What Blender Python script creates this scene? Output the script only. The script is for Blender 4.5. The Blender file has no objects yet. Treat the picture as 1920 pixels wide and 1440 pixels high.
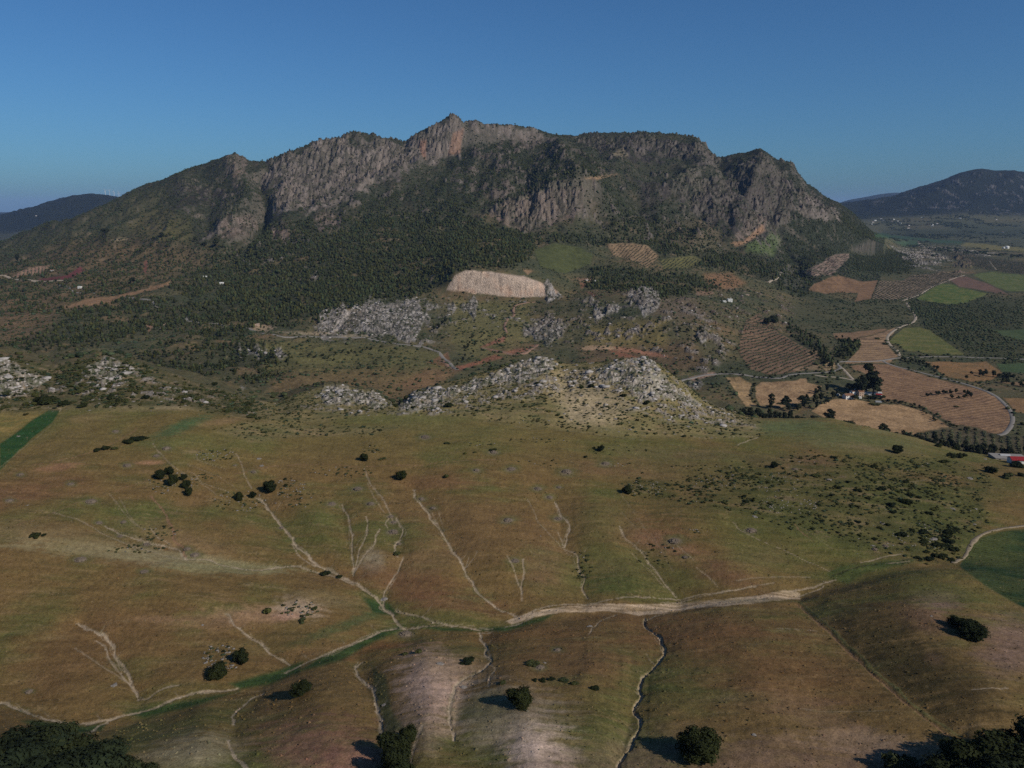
import bpy, bmesh, math, random
import numpy as np
from mathutils import Vector

# ---------------------------------------------------------------- camera, sky, sun
S = bpy.context.scene
F = 1461.0                       # focal length in pixels of the 1920 px wide photograph
TH = math.radians(12.7)          # camera pitch below the horizon
cam_d = bpy.data.cameras.new('camera'); cam = bpy.data.objects.new('camera', cam_d)
S.collection.objects.link(cam); S.camera = cam
cam_d.sensor_width = 36.0; cam_d.lens = 36.0 * F / 1920.0
cam_d.clip_start = 1.0; cam_d.clip_end = 120000.0
cam.location = (0, 0, 0); cam.rotation_euler = (math.radians(90) - TH, 0, 0)

SUN_EL, SUN_AZ = 35.0, 128.0     # azimuth clockwise from +Y: behind the camera to the right
world = bpy.data.worlds.new('World'); S.world = world; world.use_nodes = True
wn = world.node_tree; wn.nodes.clear()
sky = wn.nodes.new('ShaderNodeTexSky'); sky.sky_type = 'NISHITA'; sky.sun_disc = False
sky.sun_elevation = math.radians(SUN_EL); sky.sun_rotation = math.radians(SUN_AZ)
sky.altitude = 500; sky.air_density = 1.0; sky.dust_density = 1.3; sky.ozone_density = 3.5
bg = wn.nodes.new('ShaderNodeBackground'); bg.inputs['Strength'].default_value = 0.058
wo = wn.nodes.new('ShaderNodeOutputWorld')
tn = wn.nodes.new('ShaderNodeVectorMath'); tn.operation = 'MULTIPLY'; tn.inputs[1].default_value = (0.50, 0.91, 1.28)
wn.links.new(sky.outputs[0], tn.inputs[0]); wn.links.new(tn.outputs[0], bg.inputs[0]); wn.links.new(bg.outputs[0], wo.inputs[0])
sd = bpy.data.lights.new('sun', 'SUN'); sun = bpy.data.objects.new('sun', sd); S.collection.objects.link(sun)
sd.energy = 4.0; sd.angle = math.radians(0.5); sd.color = (1.0, 0.93, 0.82)
se, sa = math.radians(SUN_EL), math.radians(SUN_AZ)
sdir = Vector((math.sin(sa) * math.cos(se), math.cos(sa) * math.cos(se), math.sin(se)))
sun.rotation_euler = sdir.to_track_quat('Z', 'Y').to_euler()
S.view_settings.view_transform = 'Standard'; S.view_settings.look = 'None'
S.view_settings.gamma = 1.0; S.view_settings.exposure = -0.03
try:
    S.cycles.use_denoising = False
    S.cycles.volume_bounces = 0; S.cycles.max_bounces = 4; S.cycles.diffuse_bounces = 2
    S.cycles.transparent_max_bounces = 4; S.cycles.sample_clamp_indirect = 1.5; S.cycles.sample_clamp_direct = 6.0
except Exception: pass

rng = np.random.default_rng(7); random.seed(7)
C = S.collection
ct, st = math.cos(TH), math.sin(TH)

# ---------------------------------------------------------------- noise
def _h(ix, iy, seed):
    h = (ix.astype(np.int64) * 374761393 + iy.astype(np.int64) * 668265263 + seed * 974711) & 0xffffffff
    h = ((h ^ (h >> 13)) * 1274126177) & 0xffffffff
    return (h ^ (h >> 16)) & 0xffff
def perlin(x, y, seed=0):
    x = np.asarray(x, float); y = np.asarray(y, float)
    ix = np.floor(x).astype(np.int64); iy = np.floor(y).astype(np.int64)
    fx = (x - ix).astype(np.float32); fy = (y - iy).astype(np.float32)
    def g(dx, dy):
        a = _h(ix + dx, iy + dy, seed).astype(np.float32) * np.float32(2 * math.pi / 65536)
        return np.cos(a) * (fx - dx) + np.sin(a) * (fy - dy)
    ux = fx * fx * fx * (fx * (fx * 6 - 15) + 10); uy = fy * fy * fy * (fy * (fy * 6 - 15) + 10)
    a = g(0, 0); b = g(1, 0); c = g(0, 1); d = g(1, 1)
    return ((a + (b - a) * ux) * (1 - uy) + (c + (d - c) * ux) * uy) * 1.5      # about -1..1
def fbm(x, y, scale, octs=4, seed=0, gain=0.5, lac=2.03):
    r = 0; a = 1.0; t = 0
    for o in range(octs):
        r = r + a * perlin(x / scale + 17.3 * o, y / scale - 9.1 * o, seed + o); t += a
        a *= gain; scale = scale / lac
    return r / t
def ridged(x, y, scale, octs=4, seed=0, gain=0.5):
    r = 0; a = 1.0; t = 0
    for o in range(octs):
        r = r + a * (1 - 2 * np.abs(perlin(x / scale + 5.7 * o, y / scale + 3.3 * o, seed + o))); t += a
        a *= gain; scale = scale / 2.1
    return r / t
def sstep(a, b, x):
    t = np.clip((x - a) / (b - a), 0, 1); return t * t * (3 - 2 * t)

# ---------------------------------------------------------------- the lie of the land
def ray(px, py):
    a = (np.asarray(px, float) - 960) / F; b = (720 - np.asarray(py, float)) / F
    dy = ct + b * st
    return a / dy, (-st + b * ct) / dy                      # u = X/Y, s = z/Y
def proj(x, y, z):
    d = y * ct - z * st
    return 960 + F * x / d, 720 - F * (y * st + z * ct) / d
def L(*pts, z=False):
    """A line across the land from left to right: (pixel x, pixel y, forward distance), or heights when z."""
    us, Ys, Zs = [], [], []
    for p in pts:
        if z:
            px, zz, Y = p; u, _ = ray(px, 720)
        else:
            px, py, Y = p
            u, s = ray(px, py)
            if Y < 0: zz = Y; Y = zz / s                    # a negative third value is a height
            else: zz = s * Y
        us.append(float(u)); Ys.append(float(Y)); Zs.append(float(zz))
    return np.array(us), np.array(Ys), np.array(Zs)
LINES = [
 L((0,-92,35),(1920,-92,35), z=True),
 L((0,-116,100),(960,-112,100),(1920,-116,100), z=True),
 L((0,1440,-119),(480,1440,-121),(800,1440,-119),(960,1440,-117),(1200,1440,-120),(1500,1440,-122),(1920,1440,-119)),
 L((-100,1330,-139),(0,1340,-139),(200,1392,-133),(450,1320,-138),(700,1225,-139.5),(950,1190,-141),(1200,1166,-143),(1500,1135,-144),(1700,1090,-142),(1800,1076,-140),(1920,1140,-138),(2020,1150,-138)),
 L((-100,1290,-143),(0,1312,-143),(200,1358,-141),(450,1290,-142),(700,1190,-144),(950,1168,-146),(1200,1140,-148),(1500,1115,-150),(1700,1062,-153),(1800,1050,-155),(1920,1030,-158)),
 L((0,980,-128),(250,990,-133),(480,1000,-139),(640,1000,-140.5),(800,980,-138),(960,960,-139),(1100,960,-142),(1300,960,-142),(1440,960,-144),(1700,930,-150),(1920,930,-160)),
 L((-60,770,-120),(0,785,-122),(110,770,-119),(330,762,-118),(470,790,-125),(560,800,-130),(750,770,-128),(950,795,-132),(1150,820,-138),(1400,825,-148),(1560,790,-158),(1700,822,-166),(1800,852,-172),(1920,868,-174)),
 L((-60,690,540),(0,684,540),(40,690,545),(100,702,545),(160,688,550),(230,680,560),(330,715,545),(400,735,540),(480,756,540),(520,760,545),(560,745,560),(600,734,575),(640,731,580),(700,738,580),(730,756,570),(745,768,560),(775,742,575),(820,728,590),(870,715,610),(920,702,625),(960,690,640),(1020,674,655),(1060,688,650),(1100,684,645),(1130,683,642),(1160,679,638),(1190,677,634),(1220,680,630),(1245,694,622),(1275,718,610),(1310,748,600),(1340,765,600),(1400,783,590),(1430,786,590),(1560,785,610),(1700,817,590),(1800,847,570),(1920,865,550)),
 L((-60,-215,780),(480,-205,760),(742,-205,760),(1020,-215,800),(1300,-225,790),(1430,-240,790),(1560,-245,780),(1800,-262,740),(1920,-262,700), z=True),
 L((0,-262,950),(480,-246,980),(742,-256,1000),(1020,-285,950),(1430,-284,1000),(1560,-284,1000),(1800,-283,890),(1920,-283,850), z=True),
 L((0,670,1330),(300,680,1300),(480,690,1230),(640,690,1250),(850,690,1300),(1020,672,1390),(1190,668,1400),(1300,712,1250),(1500,712,1240),(1560,690,1330),(1700,690,1370),(1920,690,1380)),
 L((0,610,1700),(200,600,1750),(480,615,1650),(560,628,1590),(640,634,1560),(700,610,1640),(750,600,1700),(850,600,1750),(950,600,1750),(1100,600,1700),(1200,600,1620),(1300,610,1560),(1360,640,1500),(1480,620,1750),(1700,610,1900),(1920,610,1920)),
 L((0,560,2200),(300,540,2200),(480,560,2000),(640,560,1950),(750,558,1980),(850,556,1985),(1000,560,1960),(1060,562,1930),(1200,552,1850),(1300,570,1850),(1400,560,2100),(1500,560,2350),(1700,555,2500),(1920,555,2540)),
 L((0,520,2800),(300,505,2700),(480,530,2300),(640,530,2150),(740,530,2110),(780,527,2090),(815,521,2060),(836,514,2030),(850,509,2015),(880,506,2015),(950,516,2000),(1040,544,1985),(1070,552,1985),(1200,535,2100),(1300,540,2150),(1400,520,2500),(1500,515,2850),(1700,510,3300),(1920,510,3400)),
 L((0,480,3500),(200,450,3100),(330,450,3000),(400,440,3000),(500,450,2800),(640,440,2800),(800,440,2750),(900,428,2770),(960,432,2750),(1080,430,2750),(1200,440,2800),(1300,450,2850),(1400,460,3000),(1500,480,3200),(1600,480,3500),(1700,480,4300),(1920,482,4400)),
 L((0,468,3700),(200,415,3500),(300,390,3500),(440,380,3400),(500,385,3250),(560,378,3250),(640,370,3250),(760,370,3200),(830,385,3050),(880,396,2930),(920,388,2920),(950,380,2920),(985,388,2940),(1020,362,2920),(1060,345,2930),(1090,334,2950),(1120,344,2990),(1200,375,3200),(1300,380,3250),(1400,390,3350),(1480,400,3450),(1560,410,3600),(1600,440,3650),(1640,452,3750),(1700,468,5000),(1920,468,5100)),
 L((0,460,3850),(200,395,3800),(300,350,3900),(400,318,3850),(440,312,3820),(480,345,3700),(500,352,3650),(640,330,3650),(700,320,3680),(760,312,3720),(820,305,3740),(870,285,3780),(950,270,3850),(1040,264,3950),(1100,282,3900),(1140,292,3850),(1200,300,3850),(1300,310,3800),(1345,315,3750),(1425,325,3700),(1480,350,3720),(1530,388,3700),(1580,418,3720),(1640,448,3900),(1700,462,5600),(1920,462,5700)),
 L((-60,470,4000),(0,456,4000),(100,431,4000),(150,410,4000),(200,383,4000),(240,363,4020),(280,346,4050),(330,330,4050),(370,312,4050),(400,300,4050),(440,292,4000),(470,301,4000),(500,306,3980),(515,302,3960),(530,292,3950),(565,280,3950),(600,270,3950),(640,258,3960),(680,252,3980),(700,255,3980),(720,262,3980),(760,265,3950),(775,256,3930),(800,243,3900),(830,228,3890),(852,221,3880),(866,226,3885),(875,235,3900),(890,227,3900),(920,233,3910),(960,237,3950),(1000,244,3990),(1030,252,4020),(1050,258,4100),(1100,257,4200),(1150,255,4200),(1200,252,4200),(1270,254,4200),(1300,262,4180),(1320,275,4150),(1345,297,4050),(1375,294,4020),(1400,290,4000),(1425,284,3980),(1438,290,3970),(1450,298,3960),(1480,308,3950),(1498,330,3930),(1515,352,3920),(1545,374,3900),(1570,384,3900),(1600,403,3950),(1640,440,4050),(1660,450,4500),(1700,456,6200),(1920,456,6300)),
]
_u, _Y, _Z = LINES[-1]
LINES.append((_u, _Y + 450, np.where(_u < 0.455, _Z - 110, _Z)))
LINES += [
 L((-60,-300,6900),(400,-280,6900),(1600,-256,6900),(1920,-250,7000), z=True),
 L((-60,-290,8300),(0,-285,8300),(400,-220,8300),(1600,-165,8300),(1750,-150,8300),(1920,-172,8300), z=True),
 L((-60,445,9200),(0,440,9200),(100,428,9200),(300,425,9200),(1560,408,9600),(1700,404,9500),(1800,396,9400),(1920,404,9300)),
 L((-60,400,11000),(0,406,11000),(40,396,11000),(60,391,11000),(100,379,11000),(130,371,11000),(170,367,11000),(210,371,11000),(300,392,11000),(1500,391,11000),(1560,385,11000),(1600,381,11000),(1640,376,11000),(1675,371,11000),(1700,362,11000),(1750,345,11000),(1780,335,11000),(1800,327,11000),(1838,319,11000),(1868,324,11000),(1900,322,11000),(1920,326,11000),(1990,340,11000)),
 L((0,-250,13500),(1920,-250,13500), z=True),
 L((-60,396,24000),(0,398,24000),(300,400,24000),(1500,398,24000),(1560,385,24000),(1590,375,24000),(1620,370,24000),(1650,364,24000),(1680,361,24000),(1705,363,24000),(1740,372,24000),(1920,385,24000)),
 L((0,-350,28000),(1920,-350,28000), z=True),
 L((0,-300,70000),(1920,-300,70000), z=True),
]
_ug = np.linspace(-1.06, 1.06, 1500)
def _smooth(a, sig):
    if sig <= 0: return a
    r = int(3 * sig) + 1; k = np.exp(-0.5 * (np.arange(-r, r + 1) / sig) ** 2); k /= k.sum()
    return np.convolve(np.pad(a, r, mode='edge'), k, 'valid')
_SIG = {2: 34, 3: 26, 4: 16, 5: 50, 6: 16, 7: 1.2, 8: 14, 12: 3, 13: 2.2, 15: 5, 16: 5, 17: 1.0, 18: 4, 22: 2, 24: 3}
LINES = [(_ug, _smooth(np.interp(_ug, a, b), _SIG.get(k, 14)), _smooth(np.interp(_ug, a, c), _SIG.get(k, 14))) for k, (a, b, c) in enumerate(LINES)]
def base_z(x, y):
    """Smooth height of the land at (x, y), monotone cubic along every bearing."""
    x = np.asarray(x, float).ravel(); Y = np.clip(np.asarray(y, float).ravel(), 36, 69990); out = np.empty_like(x)
    for i in range(0, len(x), 200000):
        xx = x[i:i+200000]; yy = Y[i:i+200000]; u = xx / yy
        LY = np.array([np.interp(u, l[0], l[1]) for l in LINES]); LZ = np.array([np.interp(u, l[0], l[2]) for l in LINES])
        LY = np.maximum.accumulate(LY + np.arange(len(LINES))[:, None] * 0.01, 0)
        h = np.maximum(np.diff(LY, axis=0), 1e-3); d = np.diff(LZ, axis=0) / h
        m = np.zeros_like(LZ)
        w1 = 2 * h[1:] + h[:-1]; w2 = h[1:] + 2 * h[:-1]
        same = d[:-1] * d[1:] > 0
        with np.errstate(divide='ignore', invalid='ignore'):
            mm = (w1 + w2) / (w1 / d[:-1] + w2 / d[1:])
        m[1:-1] = np.where(same, mm, 0); m[0] = d[0]; m[-1] = d[-1]
        k = np.clip((LY <= yy).sum(0) - 1, 0, len(LINES) - 2); c = np.arange(len(yy))
        y0 = LY[k, c]; hh = h[k, c]; t = (yy - y0) / hh; t2 = t * t; t3 = t2 * t
        out[i:i+200000] = ((2*t3 - 3*t2 + 1) * LZ[k, c] + (t3 - 2*t2 + t) * hh * m[k, c]
                           + (-2*t3 + 3*t2) * LZ[k+1, c] + (t3 - t2) * hh * m[k+1, c])
    return out
def lineY(k, u): return np.interp(u, LINES[k][0], LINES[k][1])

# ---------------------------------------------------------------- regions, read off as outlines on the land
def sdist(P, x, y):
    """Signed distance to a polygon, positive inside."""
    P = np.array(P, float); d = np.full(x.shape, 1e18); ins = np.zeros(x.shape, bool)
    for i in range(len(P)):
        ax, ay = P[i-1]; bx, by = P[i]; ex, ey = bx - ax, by - ay
        t = np.clip(((x - ax) * ex + (y - ay) * ey) / (ex * ex + ey * ey + 1e-9), 0, 1)
        d = np.minimum(d, (x - ax - t * ex) ** 2 + (y - ay - t * ey) ** 2)
        c = (ay > y) != (by > y)
        with np.errstate(divide='ignore', invalid='ignore'):
            ins ^= c & (x < (bx - ax) * (y - ay) / (by - ay + 1e-12) + ax)
    d = np.sqrt(d); return np.where(ins, d, -d)
class View:
    """Where each point of the land lies on the map of outlines."""
    def __init__(s, x, y, z):
        s.x, s.y = x, y
        px, py = proj(x, y, z)
        w = np.clip(y / 400, 0.3, 8)
        s.px = px + 2.6 * fbm(x / w, y / w, 14, 3, 501); s.py = py + 1.8 * fbm(x / w, y / w, 14, 3, 601)
        s.rn = fbm(x / w, y / w, 20, 4, 701, .6)
    def poly(s, P, y0, y1, soft=2.0, rag=0.0):
        Pa = np.array(P, float); m = np.zeros(s.px.shape, np.float32)
        g = soft + 1 + rag
        i = np.nonzero((s.y > y0) & (s.y < y1) & (s.px > Pa[:,0].min()-g) & (s.px < Pa[:,0].max()+g) & (s.py > Pa[:,1].min()-g) & (s.py < Pa[:,1].max()+g))[0]
        if len(i):
            m[i] = sstep(-soft, soft, sdist(P, s.px[i], s.py[i]) + rag * s.rn[i] * 1.6 - 0.15 * rag)
        return m

ROCKS = [ # outline, y range, roughness in metres, colour kind
 ([(832,545),(842,528),(852,513),(872,505),(920,508),(980,520),(1030,536),(1050,548),(1035,556),(1000,556),(970,556),(920,553)],1900,2100,1.5,'cliff'),
 ([(575,622),(600,600),(640,580),(690,558),(740,566),(780,575),(805,598),(775,618),(760,638),(740,632),(700,636),(640,625)],1450,2000,4.5,'grey'),
 ([(800,575),(850,552),(905,553),(910,575),(890,600),(850,602),(830,590)],1500,2000,5,'grey'),
 ([(1020,532),(1060,542),(1095,556),(1085,575),(1050,572),(1030,560)],1700,2100,6,'grey'),
 ([(1000,620),(1050,590),(1100,590),(1085,620),(1060,645),(1020,640)],1400,1900,5,'grey'),
 ([(1110,585),(1150,565),(1180,570),(1160,590),(1120,597)],1500,2000,6,'grey'),
 ([(1150,550),(1200,545),(1250,556),(1240,575),(1180,565)],1600,2050,4,'grey'),
 ([(1290,610),(1340,600),(1368,620),(1360,655),(1320,660),(1290,640)],1300,1800,5,'grey'),
 ([(455,648),(475,643),(520,655),(540,668),(500,672),(470,672),(455,668)],1200,1700,6,'grey'),
 ([(1290,700),(1350,705),(1360,730),(1300,745),(1250,720)],950,1400,5,'grey'),
 ([(485,350),(500,305),(540,288),(600,268),(680,250),(760,264),(800,242),(852,218),(880,230),(885,252),(850,285),(800,312),(770,335),(700,352),(650,375),(600,390),(540,412),(510,400),(520,370)],3000,4600,21,'mtn'),
 ([(870,232),(890,225),(960,235),(1040,255),(1035,266),(960,252),(890,256)],3500,4600,10,'mtn'),
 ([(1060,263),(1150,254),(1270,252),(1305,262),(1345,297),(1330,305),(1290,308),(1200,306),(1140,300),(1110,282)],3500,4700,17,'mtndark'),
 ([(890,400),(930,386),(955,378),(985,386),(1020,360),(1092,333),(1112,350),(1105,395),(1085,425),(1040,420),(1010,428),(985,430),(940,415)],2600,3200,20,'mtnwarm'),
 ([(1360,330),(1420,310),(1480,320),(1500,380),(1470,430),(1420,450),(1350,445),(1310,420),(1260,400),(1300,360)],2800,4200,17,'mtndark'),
 ([(1488,372),(1520,362),(1560,388),(1568,402),(1545,412),(1510,408)],3300,4200,16,'mtn'),
 ([(1345,452),(1385,458),(1440,415),(1420,408),(1385,430)],2600,3600,9,'mtnwarm'),
 ([(405,420),(440,400),(480,400),(490,430),(450,452),(400,440)],2600,3500,14,'mtnwarm'),
 ([(430,300),(450,292),(462,310),(450,345),(462,375),(440,370),(428,335)],3300,4200,10,'mtnwarm'),
 ([(590,410),(620,400),(650,410),(630,425),(600,425)],2500,3400,8,'mtnwarm'),
 ([(510,430),(545,432),(548,455),(515,450)],2500,3300,8,'mtnwarm'),
 ([(340,355),(400,335),(430,370),(380,385),(330,385)],3200,4100,9,'mtndark'),
 ([(1170,330),(1260,345),(1330,370),(1300,395),(1220,370)],2900,4000,9,'mtndark'),
 ([(1880,476),(1700,470),(1700,488),(1730,492)],3000,6000,5,'grey'),
 ([(1787,497),(1800,483),(1815,492),(1818,503),(1795,505)],3000,5000,14,'mtnwarm'),
 ([(1690,465),(1735,478),(1770,485),(1760,492),(1710,480)],3500,6000,8,'grey'),
]
RIDGE = [ # bare limestone along the near ridge
 [(-40,670),(30,680),(60,700),(100,710),(60,730),(0,745),(-40,750)],
 [(110,700),(180,685),(240,680),(280,690),(250,705),(180,705)],
 [(560,742),(640,726),(700,733),(740,764),(700,766),(640,752),(590,750)],
 [(748,768),(775,738),(870,712),(960,688),(1020,668),(1062,684),(1000,706),(930,722),(870,745),(800,762)],
 [(1120,694),(1150,676),(1190,662),(1240,686),(1262,712),(1300,738),(1330,765),(1290,768),(1240,748),(1200,738),(1160,722),(1125,708)],
 [(445,712),(480,712),(488,732),(460,728)],
]
SPURS = [ # ridges (positive) and ravines (negative) down the mountain: line, height m, half width px
 ([(440,292),(446,340),(470,385),(430,430),(410,450)],40,16),([(852,220),(835,270),(800,312),(740,345),(690,365),(620,392),(540,420)],34,18),([(680,252),(655,290),(620,330),(560,360),(520,400)],30,16),
 ([(600,268),(575,300),(530,330),(500,370)],24,13),([(960,240),(930,280),(880,310),(840,360),(800,400)],26,20),([(1040,262),(1060,300),(1075,330),(1040,350)],22,14),([(1425,284),(1428,320),(1410,360),(1385,400),(1375,450)],38,16),
 ([(1500,330),(1520,360),(1545,395),(1590,430)],34,13),([(1300,265),(1320,310),(1290,350),(1240,372),(1180,362)],30,18),([(1290,350),(1330,390),(1345,430),(1300,462)],28,16),([(1200,262),(1180,300),(1150,330)],18,13),([(330,332),(350,380),(330,430),(300,460)],26,22),([(250,370),(240,420),(200,450)],20,20),
 ([(505,306),(492,350),(498,400),(470,450),(430,500)],-46,18),([(1345,297),(1368,340),(1400,380),(1440,410),(1470,450),(1490,500)],-48,16),([(762,268),(735,305),(690,335),(640,362),(570,395)],-26,13),([(1120,300),(1160,345),(1200,400),(1250,440)],-30,18),([(880,250),(860,290),(830,330),(760,370)],-22,14),([(640,262),(610,310),(560,340)],-20,10),([(380,320),(400,370),(385,430)],-26,16),([(1460,300),(1465,350),(1450,400)],-30,11),([(1090,300),(1000,350),(930,372),(870,385)],-20,16)]
FOLDS = [ # swells and hollows of the near fields
 ([(800,1240),(815,1300),(800,1400),(790,1480)],2.6,60),([(960,1300),(1000,1380),(1010,1470)],2.6,70),([(600,1330),(620,1400),(640,1470)],2.2,80),([(380,1340),(370,1420)],2.0,70),([(1120,1230),(1090,1300),(1130,1400)],1.6,50),([(1380,1180),(1420,1260),(1450,1400)],2.8,110),([(1700,1120),(1760,1200),(1850,1290)],2.4,90),
 ([(677,1235),(690,1290),(712,1350),(725,1400)],-1.8,26),([(905,1185),(912,1240),(860,1290),(846,1385)],-1.5,26),([(1212,1165),(1243,1215),(1203,1275),(1192,1340),(1160,1430)],-1.9,28),([(490,1300),(440,1350),(440,1420)],-1.5,30),([(1500,1130),(1640,1255),(1798,1378)],-1.6,26),
 ([(400,850),(480,925),(540,990),(620,1057),(700,1105),(760,1165)],-3.0,38),([(200,985),(340,1040),(480,1060),(600,1064)],-2.0,28),([(640,945),(663,1055)],-1.4,18),([(735,965),(755,1040),(720,1112)],-1.6,20),([(777,912),(840,1010),(890,1095),(965,1148)],-2.0,26),([(1040,935),(1058,1022),(1100,1118)],-2.2,28),([(1165,998),(1220,1050),(1270,1118)],-2.0,28),([(1380,985),(1550,1070)],-1.6,26),([(150,1165),(216,1225),(262,1300)],-2.0,30),([(425,1150),(545,1243)],-1.6,24),
 ([(560,930),(610,1010)],1.8,34),([(850,920),(950,1060)],2.2,45),([(1120,980),(1190,1090)],1.8,40),([(300,1110),(430,1150)],2.2,50),([(560,1142),(600,1150)],1.2,30),([(900,840),(1100,880)],1.5,50),([(1300,1000),(1400,1080)],1.8,50)]
def spur_z(v, k, S_=None, wob=1.0):
    P_, Q_ = v.px[k] + 14 * wob * v.rn[k], v.py[k] + 10 * wob * v.rn[k]; o = np.zeros(len(k))
    for L_, h_, w_ in (S_ or SPURS):
        d = np.full(len(k), 1e9); a_ = np.array(L_, float)
        for i in range(len(a_) - 1):
            e = a_[i+1] - a_[i]; t = np.clip(((P_ - a_[i,0]) * e[0] + (Q_ - a_[i,1]) * e[1]) / (e @ e), 0, 1)
            d = np.minimum(d, np.hypot(P_ - a_[i,0] - t * e[0], Q_ - a_[i,1] - t * e[1]))
        o += h_ * np.exp(-np.abs(d / w_) ** 1.5)
    return o
SPECK = [([(430,480),(600,415),(700,400),(880,398),(1000,445),(960,500),(840,530),(700,560),(480,600)],1600,3100,20,.33,(104,94,78),2),
 # zones strewn with small outcrops: outline, y range, patch size m, threshold, colour, relief
 ([(1000,655),(1000,600),(1090,560),(1200,543),(1340,590),(1378,650),(1330,700),(1180,640),(1090,650)],1250,2100,24,.12,(128,118,110),3.5),
 ([(560,640),(600,590),(700,550),(850,560),(1000,555),(1010,600),(900,610),(790,650),(700,640)],1400,2050,22,.20,(136,128,120),3),
 ([(330,350),(500,300),(700,256),(850,225),(1050,262),(1300,258),(1440,300),(1560,390),(1500,460),(1350,470),(1200,450),(1120,430),(880,400),(640,425),(520,480),(430,500),(380,470)],2500,4600,60,.28,(104,96,90),10),
 ([(380,470),(500,470),(620,520),(560,540),(460,510)],2000,3000,40,.20,(118,108,100),4),
 ([(880,262),(1050,262),(1160,320),(1090,335),(950,380),(840,350)],2950,4100,50,.10,(98,88,80),6),
 ([(1240,560),(1400,540),(1480,560),(1500,620),(1380,640),(1330,590)],1400,2600,24,.18,(112,98,88),3),
 ([(560,760),(745,775),(1060,700),(1130,690),(1330,765),(1420,800),(1250,790),(1100,720),(900,760),(760,790)],480,680,5,.02,(140,130,120),.8),
 ([(0,690),(60,720),(230,690),(330,720),(420,750),(300,770),(120,765),(0,750)],480,600,9,.12,(140,130,122),1.2),
 ([(640,735),(780,760),(1060,690),(1250,700),(1420,790),(1300,780),(1100,760),(900,740),(760,775),(600,760)],480,680,8,.20,(146,136,124),1.0),
 ([(1640,380),(1750,345),(1838,322),(1920,330),(1920,400),(1700,400)],9000,11600,100,.20,(96,92,90),16),
 ([(1640,470),(1920,440),(1920,470),(1700,500)],3000,7500,50,.30,(110,100,90),2),
]
def speck(v, x, y, R):
    m = v.poly(R[0], R[1], R[2], 8.0); k = np.nonzero(m > .02)[0]
    if len(k) == 0: return k, m[k]
    s_ = R[3]; f = fbm(x[k], y[k] * .8, s_ * 2.2, 2, 461) * .45 + fbm(x[k] * 1.3, y[k] * .8, s_, 4, 463, .62) * .75
    return k, m[k] * sstep(R[4], R[4] + .12, f)
PALE = [[(1010,705),(1080,690),(1140,705),(1160,740),(1130,790),(1070,785),(1040,750)],[(1060,730),(1140,740),(1200,760),(1150,800),(1060,790)]]

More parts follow.
